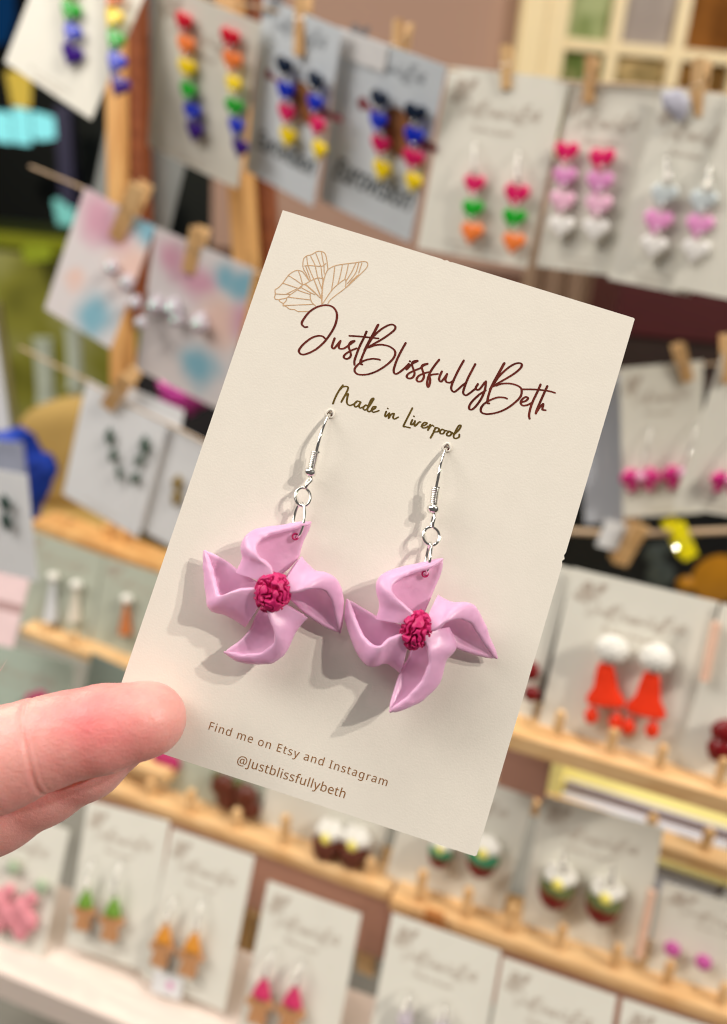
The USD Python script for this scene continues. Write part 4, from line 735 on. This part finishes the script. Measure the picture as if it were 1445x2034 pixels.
# right hand hanging cards
gc = card(HR, (1150, 742), (1240, 733), (1085, 1046), 'blue grey card standing between held card and black case', -.01, mat('blue_grey_card', (190, 196, 206), .4, .02), False, Hmin=1.5)
c = card(HR, (1232, 732), (1398, 716), (1243, 1028), 'card with glittery magenta bow earrings', .002)
def bow_earring(s, x, y, sz, label, hook):
    t = Thing('bow_earring', s.hit(x, y + sz * .4, .005), label, 'earring'); k = sz * s.d / FPX; o = s.hit(x, y, .006); gm = mat('magenta_glitter', (214, 40, 132), .2, .35, 900, .6, 1500, metal=.25, spec=.8)
    for sg in (-1, 1):
        V, T = ball(A3(0, 0, 0), 1, 3, (k * .33, k * .27, k * .16)); V = V * (1 + .12 * (meshkit.fbm(V * 500, 2, 3) - .5))[:, None]; t.part('loop', (o + s.u * sg * k * .28 + V[:, :1] * s.u + (V[:, 1:2] + .25 * np.abs(V[:, :1])) * s.v + V[:, 2:] * s.n, T), gm, smooth=True)
        V, T = ball(A3(0, 0, 0), 1, 2, (k * .16, k * .30, k * .1)); t.part('tail', (o + s.u * sg * k * .2 + s.v * k * .26 + V[:, :1] * s.u + V[:, 1:2] * (s.v + s.u * sg * .4) + V[:, 2:] * s.n, T), gm, smooth=True)
    t.part('knot', ball(o + s.n * k * .1, k * .17, 2), mat('pink_glitter', (250, 178, 214), .12, .2, 900, metal=.3), smooth=True); hook_part(t, s, hook, o - s.v * k * .2, k * .6)
bow_earring(c, 1272, 945, 64, 'left glittery magenta bow earring', (1295, 842)); bow_earring(c, 1354, 938, 64, 'right glittery magenta bow earring', (1384, 832))
c = card(HR2, (1436, 700), (1640, 735), (1368, 1012), 'cream card tilted at the right edge, nearer than the magenta bow card', 0)
bow_earring(c, 1448, 952, 60, 'magenta bow earring cut off at the right edge', (1470, 850))

# ------------------------------------------------------------------ the stepped pine stands
TIER = 12
T3 = Plane(at(1275, 1300, .365), YAW, TIER); T2 = Plane(at(1190, 1750, .425), YAW, TIER); T1 = Plane(at(890, 1900, .392), YAW, 24); TL3 = Plane(at(130, 1170, .60), YAW, TIER); TL1 = Plane(at(560, 1650, .50), YAW, TIER); TL2 = Plane(at(100, 1400, .56), YAW, TIER); TB = Plane(at(1250, 1600, .45), YAW, TIER)
def ledge(t, pl, p0, p1, dep, thick, m=None, name='ledge', off=.013, tl=None):
    """board whose front top edge runs through two photo points on the plane in front of the cards"""
    q = Plane.__new__(Plane); q.o, q.n = pl.hit((p0[0] + p1[0]) / 2, (p0[1] + p1[1]) / 2), A3(pl.n[0], pl.n[1], 0) / np.linalg.norm(pl.n[:2]); q.u = pl.u; q.v = A3(0, 0, -1)
    a, b = q.hit(*p0, off), q.hit(*p1, off); t.part(name, hexa(a - q.n * dep, b - a, A3(0, 0, -thick), q.n * dep, .0008), m or ledgewood); return a, b, q
def dowel(t, q, x, ybot, ytop, wpx, off, m=None, name='dowel'):
    a, b = q.hit(x, ybot, off), q.hit(x + (ybot - ytop) * .03, ytop, off); b = A3(a[0], a[1], b[2]); r = wpx * ((a - CAM) @ F) / FPX / 2; b[2] = a[2] + (b[2] - a[2]) * .8
    t.part(name, lathe([(r, -.002), (r, b[2] - a[2] - r * .5), (r * .6, b[2] - a[2])], a, A3(0, 0, 1), 14), m or ledgewood, smooth=50)
st = Thing('tiered_stand', at(1200, 1990, .42), 'stepped pine display stand with dowels at right, holding three rows of cards', 'stand')
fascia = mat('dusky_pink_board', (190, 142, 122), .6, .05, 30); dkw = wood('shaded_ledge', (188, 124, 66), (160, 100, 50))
a3, b3, q3 = ledge(st, T3, (1004, 1452), (1500, 1600), .034, .010)
for x, yb, yt in ((1109, 1448, 1402), (1214, 1482, 1438), (1312, 1512, 1470), (1428, 1552, 1490)): dowel(st, q3, x, yb, yt, 20, .007)
a2, b2, q2 = ledge(st, TB, (975, 1566), (1500, 1738), .014, .010)
for x, yb, yt in ((1066, 1588, 1530), (1290, 1656, 1606), (1400, 1690, 1632)): dowel(st, q2, x, yb, yt, 22, .006)
a1, b1, q1 = ledge(st, T2, (775, 1786), (1500, 2038), .034, .008)
for x, yb, yt in ((835, 1778, 1716), (925, 1812, 1750), (1012, 1842, 1784), (1112, 1876, 1826), (1222, 1912, 1866), (1326, 1944, 1900), (1434, 1986, 1944)): dowel(st, q1, x, yb, yt, 20, .007)
ledge(st, T2, (775, 1803), (1500, 2058), .004, .045, fascia, 'fascia', .009); ledge(st, T3, (1000, 1470), (1100, 1502), .004, .03, fascia, 'fascia', -.020)
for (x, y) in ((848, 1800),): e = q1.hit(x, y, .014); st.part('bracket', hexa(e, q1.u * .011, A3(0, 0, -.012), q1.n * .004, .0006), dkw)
sl = Thing('tiered_stand', at(480, 1800, .46), 'stepped pine display stand with dowels at left, behind the hand and bottom row', 'stand')
_, _, p1 = ledge(sl, TL1, (180, 1552), (776, 1770), .034, .009)
for x, yb, yt in ((300, 1590, 1540), (380, 1612, 1560), (470, 1648, 1598), (565, 1682, 1604), (650, 1710, 1672), (734, 1744, 1694)): dowel(sl, p1, x, yb, yt, 20, .007)
ledge(sl, TL1, (178, 1568), (776, 1788), .004, .05, fascia, 'fascia', .009)
_, _, p3 = ledge(sl, TL3, (40, 1246), (420, 1392), .03, .008); _, _, p4 = ledge(sl, Plane(at(220, 1080, .66), YAW, TIER), (60, 1034), (420, 1166), .03, .009, pine)
for x, yb, yt in ((90, 1262, 1232), (150, 1286, 1250)): dowel(sl, p3, x, yb, yt, 16, .007)
for x, yb, yt, wd in ((140, 1062, 1020, 12), (214, 1090, 1030, 24), (244, 1102, 1040, 20)): dowel(sl, p4, x, yb, yt, wd, -.006, pine if wd > 15 else None, 'post')
for (x, y0, y1) in ((505, 1745, 1800), (716, 1846, 1910)): e = p1.hit(x, y0, .0); sl.part('bracket', hexa(e, p1.u * .012, p1.hit(x, y1, 0) - e, p1.n * .008, .0006), ledgewood)
_, _, p5 = ledge(sl, TL2, (60, 1440), (330, 1540), .03, .009)
# tall cards on the right stand
def stand_card(pl, TL, TR, BL, label, off=0., **k): return card(pl, TL, TR, BL, label, off, **k)
stand_card(T3, (1030, 1100), (1139, 1131), (975, 1420), 'card left of the red earring card, mostly behind the held card', -.002, writing=False)
c = stand_card(T3, (1138, 1128), (1429, 1196), (1100, 1462), 'large card with bright red earrings under white pom poms', .001)
def fluff(c_, r, seed, ax, n=4):
    V, T = ball(A3(0, 0, 0), 1, n); V = V * (1 + .30 * (meshkit.fbm(V * 6, 3, seed) - .5))[:, None]; return c_ + (V * r) @ np.stack(ax), T
red = plastic((236, 58, 26), 'red_clay', .14); wht = mat('white_fluff', (232, 230, 222), .9, .04, 400)
def puff_earring(s, q, label, seed):
    t = Thing('pom_pom_earring', s.hit(*q[-1][:2], .006), label, 'earring'); k = s.d / FPX; (px_, py_), (tx, ty), (bx, by), *dr = q; X = (s.u, s.v, s.n)
    t.part('pom_pom', fluff(s.hit(px_, py_, .008), 30 * k, seed, (s.u * 1.0, s.v * .92, s.n * .7)), wht, smooth=True)
    a, b = s.hit(tx, ty, .006), s.hit(bx, by, .006); L = np.linalg.norm(b - a); V, T = lathe([(.001, 0), (15 * k, .1 * L), (20 * k, .35 * L), (23 * k, .6 * L), (37 * k, .85 * L), (35 * k, .97 * L), (.001, L)], A3(0, 0, 0), A3(0, 0, 1), 22); ax = nrm(b - a); e = nrm(np.cross(ax, s.n)); t.part('body', (a + V[:, :1] * e + V[:, 1:2] * s.n * .45 + V[:, 2:] * ax, T), red, smooth=50)
    for x, y in dr:
        t.part('drop', lathe([(.0005, -20 * k), (10 * k, -8 * k), (14 * k, 6 * k), (8 * k, 18 * k), (.0005, 21 * k)], s.hit(x, y, .006), s.v, 16), red, smooth=50); t.part('jump_ring', ring(s.hit(x + 2, y - 24, .007), nrm(s.n + .5 * s.u), s.v, 7 * k, 1.4 * k, 7, 18), silver_b, smooth=True)
puff_earring(c, [(1216, 1290), (1204, 1312), (1203, 1402), (1176, 1418), (1224, 1430)], 'left red drop earring with white pom pom', 3); puff_earring(c, [(1305, 1308), (1297, 1330), (1282, 1422), (1250, 1440), (1297, 1446)], 'right red drop earring with white pom pom', 4)
dr_ = plastic((120, 14, 18), 'dark_red_clay', .3)
def bead_earring(s, pts, m, label, name='bead_earring'):
    t = Thing(name, s.hit(pts[-1][0], pts[-1][1], .005), label, 'earring')
    for x, y, r in pts: t.part('bead', fluff(s.hit(x, y, .005), r * s.d / FPX, int(x + y), (s.u, s.v, s.n * .6), 3), m, smooth=True)
cl = Sheet(T3, (1030, 1100), (1139, 1131), (975, 1420), .000); bead_earring(cl, [(1052, 1332, 20), (1056, 1378, 16)], dr_, 'dark red bead drop at the right edge of the held card')
c = stand_card(T3, (1434, 1198), (1640, 1250), (1352, 1524), 'card at right edge beside the red earring card', .003, writing=False, Hmin=1.2); bead_earring(c, [(1442, 1455, 26), (1436, 1490, 28)], dr_, 'dark red bead drop cut off at the right edge')
gs = q3; e0, e1 = T3.hit(1424, 1236, .008), T3.hit(1400, 1352, .008); single('glass_stick', tube(np.linspace(e0, e1, 6), .0022, 12), mat('peach_gloss', (240, 200, 176), .1, .03, spec=.8), 'glossy peach stick between the red earring card and the right edge card', 'stick', smooth=50)
# pale yellow crate with stacked cards
cp = Plane(at(1300, 1560, .475), YAW, 0); yel = mat('pale_yellow_paint', (246, 232, 150), .45, .02, 30)
cr = Thing('card_crate', cp.hit(1280, 1700), 'pale yellow painted crate holding a stack of cards behind the stand', 'crate')
def bar(t, nm, pl, p0, p1, thick, dep, m, off=0.): a, b = pl.hit(*p0, off), pl.hit(*p1, off); t.part(nm, hexa(a, b - a, A3(0, 0, -thick), -pl.n * dep, .0006), m)
bar(cr, 'rail', cp, (1104, 1512), (1520, 1640), .009, .006, yel, -.075); a = cp.hit(1100, 1505); cr.part('end_panel', hexa(a, cp.u * .007, A3(0, 0, -.05), -cp.n * .08, .0006), yel); cr.part('base', hexa(a + A3(0, 0, -.05), cp.u * .16, A3(0, 0, -.004), -cp.n * .08), yel)
cols_ = [(232, 228, 232), (96, 70, 76), (216, 212, 220), (84, 62, 66), (120, 98, 100), (236, 232, 236), (210, 214, 224)]
for i, k in enumerate(cols_):
    o = cp.hit(1128 - 2 * i, 1535 + 8 * i, -.066 + .0095 * i); single('stacked_card', hexa(o, cp.u * (.125 - .004 * i), A3(0, 0, -.045) + cp.n * .004, -cp.n * .0035, .0004), mat('stack_%d' % i, k, .45, .04, 60), ['white envelope at the back of the yellow crate', 'dark plum card behind the white envelopes in the crate', 'pale lilac card in the middle of the crate stack', 'darkest card in the crate stack', 'mauve brown card in the crate stack', 'bright white envelope near the front of the crate', 'bluish white envelope at the front of the crate stack'][i], 'card')
# pudding earrings
def pudding(s, x, y, sz, label, mid, hook=None, bot=None, tilt=0.):
    t = Thing('flower_drop_earring', s.hit(x, y + sz * .5, .006), label, 'earring'); k = sz * s.d / FPX; o = s.hit(x, y, .008); ax = nrm(s.v + s.u * tilt)
    t.part('base', lathe([(.0003, .52 * k), (.16 * k, .46 * k), (.30 * k, .30 * k), (.36 * k, .08 * k), (.28 * k, -.04 * k)], o, ax, 20), bot or dr_, smooth=50)
    t.part('leaves', lathe([(.35 * k, .10 * k), (.38 * k, -.02 * k), (.30 * k, -.18 * k), (.1 * k, -.22 * k)], o, ax, 9), mid, smooth=30)
    for q in range(5):
        a = q * 2 * math.pi / 5; t.part('blossom_petal', ball(o - ax * .28 * k + (s.u * math.cos(a) + s.n * math.sin(a) * .6) * .2 * k + s.v * .05 * k * math.sin(a), .16 * k, 2), wht, smooth=True)
    t.part('blossom_eye', ball(o - ax * .2 * k + s.n * .24 * k, .12 * k, 2), mat('yellow_eye', (238, 226, 110), .5), smooth=True)
    if hook: hook_part(t, s, hook, o - ax * .5 * k, k * .5)
lg = mat('leaf_green', (96, 104, 58), .5, .1, 400); tg_ = mat('teal_green', (54, 132, 92), .4, .1, 400)
c = stand_card(T2, (1076, 1578), (1320, 1645), (1030, 1858), 'card with cream flower drops on dark red bases at lower right', .001); pudding(c, 1106, 1762, 92, 'left cream flower drop earring at lower right', lg, (1125, 1668), tilt=-.15); pudding(c, 1200, 1790, 92, 'right cream flower drop earring at lower right', lg, (1222, 1698), tilt=-.1)
c = stand_card(T2, (830, 1490), (1064, 1580), (775, 1752), 'card with teal and cream flower drops under the held card corner', -.001); pudding(c, 960, 1702, 84, 'right teal green flower drop beside the held card corner', tg_); pudding(c, 876, 1692, 66, 'left teal green flower drop under the held card', tg_)
c = stand_card(T2, (1318, 1752), (1600, 1838), (1264, 1922), 'card with pink pom poms at right edge of the lowest ledge', .004, Hmin=.9)
for x, y, nm in ((1336, 1886, 'left'), (1398, 1912, 'right')): bead_earring(c, [(x, y, 15)], mat('orchid', (200, 92, 164), .8, .1, 300), nm + ' small orchid pink pom pom earring at lower right', 'pom_pom_earring')
st2 = T2.hit(1296, 1770, .008), T2.hit(1270, 1900, .008); single('glass_stick', tube(np.linspace(*st2, 6), .0022, 12), LK['peach_gloss'], 'glossy peach stick beside the cream flower drop card', 'stick', smooth=50)
# row behind the held card, left stand
gy = mat('sage_sleeve', (182, 188, 172), .35, .03, 40)
c = stand_card(TL1, (560, 1440), (800, 1540), (520, 1710), 'card with dark berry puddings under the held card', .0, writing=False); bb_ = plastic((92, 40, 22), 'pudding_brown', .4)
pudding(c, 652, 1672, 84, 'left brown pudding drop with white top', bb_, bot=bb_); pudding(c, 704, 1686, 84, 'right brown pudding drop with white top', bb_, bot=bb_)
c = stand_card(TL1, (330, 1380), (560, 1460), (290, 1600), 'sage card with dark brown berries just below the held card edge', -.001, m=gy, writing=False); bead_earring(c, [(444, 1562, 26), (450, 1588, 22)], bb_, 'left dark brown berry cluster'); bead_earring(c, [(488, 1582, 26), (496, 1606, 22)], bb_, 'right dark brown berry cluster')
for x, y in ((432, 1542), (474, 1556)): bead_earring(c, [(x, y, 11)], lg, 'tiny green leaf bead above the %s brown berries' % ('left' if x < 450 else 'right'), 'leaf_bead')
c = stand_card(TL1, (120, 1370), (330, 1450), (150, 1545), 'sage card behind the fingers with magenta bead', -.003, m=gy, writing=False); bead_earring(c, [(322, 1508, 20), (340, 1516, 18)], mat('deep_magenta', (176, 40, 96), .5), 'magenta bead just under the corner of the held card')
# left upper rows
c = stand_card(TL3, (50, 1048), (206, 1104), (92, 1262), 'sage green card with white tassels at left', .001, m=gy); 
def tassel(s, x, y, h, label, m): 
    t = Thing('tassel_earring', s.hit(x, y + h, .004), label, 'earring'); k = s.d / FPX; t.part('cap', fluff(s.hit(x, y, .006), 11 * k, int(x), (s.u, s.v * .8, s.n), 3), wht, smooth=True); t.part('tassel', lathe([(.0004, 0), (4 * k, 8 * k), (9 * k, h * .6 * k), (14 * k, h * k), (.0004, h * k)], s.hit(x, y, .004), nrm(s.v + s.u * .12), 14), m, smooth=50)
tassel(c, 106, 1146, 88, 'left white tassel on the sage card', mat('pale_tassel', (206, 208, 212), .7)); tassel(c, 152, 1162, 72, 'right cream tassel on the sage card', mat('cream_tassel', (214, 206, 190), .7))
c = stand_card(TL3, (206, 1104), (380, 1160), (210, 1300), 'sage card with orange tassel beside the held card', .0, m=gy); tassel(c, 252, 1190, 70, 'orange brown tassel beside the left edge of held card', mat('orange_tassel', (190, 112, 60), .7))
c = stand_card(TL2, (-60, 1262), (146, 1318), (-40, 1500), 'pale green card above the finger with magenta flower', .001, m=mat('pale_green_card', (176, 190, 176), .4, .03, 40)); bead_earring(c, [(62, 1392, 14), (80, 1388, 16)], LK['deep_magenta'], 'small magenta flower just above the finger')
c = stand_card(TL2, (182, 1296), (300, 1350), (176, 1440), 'slate green card between finger and held card', -.002, m=mat('slate_green_card', (130, 142, 132), .4, .03, 40), writing=False)
pkc = Plane(at(30, 1190, .50), YAW, 30); c = card(pkc, (-60, 1118), (62, 1138), (-60, 1270), 'pink and white printed card lying at the left edge', 0, mat('blush_card', (222, 196, 196), .4, .06, 60), False)
print_on(c.t, 'band_print', LineString([(0, c.H * .45), (c.W, c.H * .5)]).buffer(c.H * .06, cap_style=2), mat('mauve_band', (168, 136, 134), .5), c)
# bottom row
hat = {'g': (104, 146, 44), 'o': (206, 136, 40), 'p': (198, 44, 96)}; gb = mat('gingerbread', (190, 138, 94), .6, .06, 300)
def gonk(s, x, y, sz, hk, label, hook):
    t = Thing('gingerbread_earring', s.hit(x, y + sz * .6, .004), label, 'earring'); k = sz * s.d / FPX; o = s.hit(x, y, .004)
    g = unary_union([Point(0, -.16).buffer(.19), LineString([(-.26, .06), (.26, .02)]).buffer(.085), LineString([(0, 0), (0, .2)]).buffer(.17), LineString([(-.06, .2), (-.12, .46)]).buffer(.095), LineString([(.06, .2), (.12, .46)]).buffer(.095)]).buffer(.02)
    V, T = extrude(g.simplify(.01), .16); t.part('body', (o + (V[:, :1] * s.u + V[:, 1:2] * s.v + V[:, 2:] * s.n) * k, T[:, ::-1]), gb, smooth=40)
    V, T = lathe([(.0003, -.66 * k), (.06 * k, -.58 * k), (.16 * k, -.40 * k), (.25 * k, -.20 * k), (.26 * k, -.12 * k), (.0003, -.10 * k)], A3(0, 0, 0), A3(0, 0, 1), 20); t.part('hat', (o + V[:, :1] * s.u + V[:, 1:2] * s.n * .6 + s.n * .08 * k + V[:, 2:] * s.v, T), plastic(hat[hk], 'hat_' + hk, .5), smooth=50)
    t.part('eye', join([ball(o + s.n * .17 * k + s.u * q * .07 * k - s.v * .06 * k, .022 * k, 1) for q in (-1, 1)]), blk, smooth=True); hook_part(t, s, hook, o - s.v * .7 * k, k * .5)
c = card(T1, (175, 1590), (337, 1632), (100, 1868), 'bottom row card with green hatted gingerbread figures', .0); gonk(c, 171, 1806, 66, 'g', 'left gingerbread earring with green hat', (196, 1700)); gonk(c, 226, 1824, 70, 'g', 'right gingerbread earring with green hat', (250, 1704))
c = card(T1, (342, 1646), (506, 1702), (255, 1930), 'bottom row card with orange hatted gingerbread figures and price sticker', .001); gonk(c, 326, 1876, 70, 'o', 'left gingerbread earring with orange hat', (360, 1774)); gonk(c, 383, 1894, 72, 'o', 'right gingerbread earring with orange hat', (416, 1778))
sk = Sheet(T1, (306, 1926), (364, 1944), (296, 1968), .003); sk_t = Thing('price_sticker', sk.o + sk.v * sk.H, 'small white price sticker with pink mark under orange hatted figures', 'sticker'); sk_t.part('paper', hexa(sk.o, sk.u * sk.W, sk.v * sk.H, -sk.n * .0004), LK['label_white']); print_on(sk_t, 'price_print', Point(sk.W * .6, sk.H * .5).buffer(sk.W * .13), mat('pink_print', (226, 170, 200), .5), sk)
c = card(T1, (533, 1750), (718, 1816), (440, 2060), 'bottom row card with pink hatted gingerbread figures', .0); gonk(c, 520, 1986, 76, 'p', 'left gingerbread earring with pink hat', (556, 1876)); gonk(c, 581, 2004, 78, 'p', 'right gingerbread earring with pink hat', (612, 1896))
c = card(T1, (780, 1814), (996, 1890), (700, 2130), 'bottom row card with clear drops right of the pink hatted figures', .001)
for x, y, nm in ((812, 1990, 'left'), (884, 2012, 'right')): t = Thing('crystal_earring', c.hit(x, y + 40, .004), nm + ' clear drop earring on the bottom row', 'earring'); k = c.d / FPX; t.part('drop', lathe([(.0004, 0), (9 * k, 14 * k), (15 * k, 34 * k), (9 * k, 50 * k), (.0004, 54 * k)], c.hit(x, y, .005), c.v, 10), iri); hook_part(t, c, (x + 6, y - 30), c.hit(x, y, .005), 40 * k)
card(T1, (1000, 1902), (1226, 1980), (900, 2220), 'bottom row card with only its heading in view', .0)
card(T1, (1238, 1984), (1500, 2070), (1140, 2300), 'bottom row card at the lower right corner, top edge only', .001)
c = card(T1, (-40, 1584), (138, 1650), (-130, 1800), 'bottom row card with pink flowers, partly behind the hand', .002, Hmin=1.3)
def sprig(s, x, y, label, top):
    t = Thing('blossom_earring', s.hit(x, y + 50, .004), label, 'earring'); k = s.d / FPX
    for i, (dx, dy, r) in enumerate(((0, 0, 22), (-16, 22, 18), (14, 24, 20), (-2, 46, 16), (20, -20, 13))): t.part('blossom', fluff(s.hit(x + dx, y + dy, .005), r * k, i + int(x), (s.u, s.v, s.n * .5), 3), mat('rose_blossom', (222, 142, 152), .6, .08, 300), smooth=True)
    t.part('top_leaf', fluff(s.hit(*top, .005), 14 * k, 3, (s.u, s.v, s.n * .5), 3), mat('sage_leaf', (166, 182, 154), .6), smooth=True)
sprig(c, 42, 1806, 'right rose pink blossom earring at lower left', (82, 1762)); sprig(c, -2, 1790, 'left rose pink blossom earring at the left edge', (26, 1724))
# white step under the bottom row and grey cloth table
sp = Plane.__new__(Plane); sp.o = T1.o; sp.n = A3(T1.n[0], T1.n[1], 0) / np.linalg.norm(T1.n[:2]); sp.u = T1.u; sp.v = A3(0, 0, -1)
a, b = T1.hit(-150, 1812, .002), T1.hit(640, 2125, .002); d_ = nrm(A3(*(b - a)[:2], 0)); L_ = 1.0
wb = Thing('white_step', a + A3(0, 0, -.06), 'white painted step on which the bottom row of cards stands', 'step'); wb.part('board', hexa(a - sp.n * .05 - A3(0, 0, .0005), (b - a) * 1.8, A3(0, 0, -.022), sp.n * .066, .001), mat('white_paint', (230, 214, 204), .5, .02, 20))
tz = min(a[2], b[2]) - .12
tt = Thing('stall_table', A3(0, .5, tz), 'stall table under a grey cloth', 'table'); tt.part('tablecloth', hexa(A3(-.9, .12, tz), A3(2.0, 0, 0), A3(0, .9, 0), A3(0, 0, -.02), .004), mat('grey_cloth', (150, 148, 140), .9, .05, 60))
for x in (-.8, 1.0): tt.part('leg', hexa(A3(x, .9, 0), A3(.04, 0, 0), A3(0, .04, 0), A3(0, 0, tz - .02)), pine)
sl.part('upright', hexa(A3(*p1.hit(470, 1700, -.03)[:2], tz), p1.u * .015, A3(0, 0, p1.hit(470, 1690, -.03)[2] - tz - .012), -p1.n * .012), pine); st.part('upright', hexa(A3(*q1.hit(1150, 1900, -.03)[:2], tz), q1.u * .015, A3(0, 0, q1.hit(1150, 1905, -.03)[2] - tz - .012), -q1.n * .012), pine)
if __import__('os').environ.get('DBG'): print('ok')
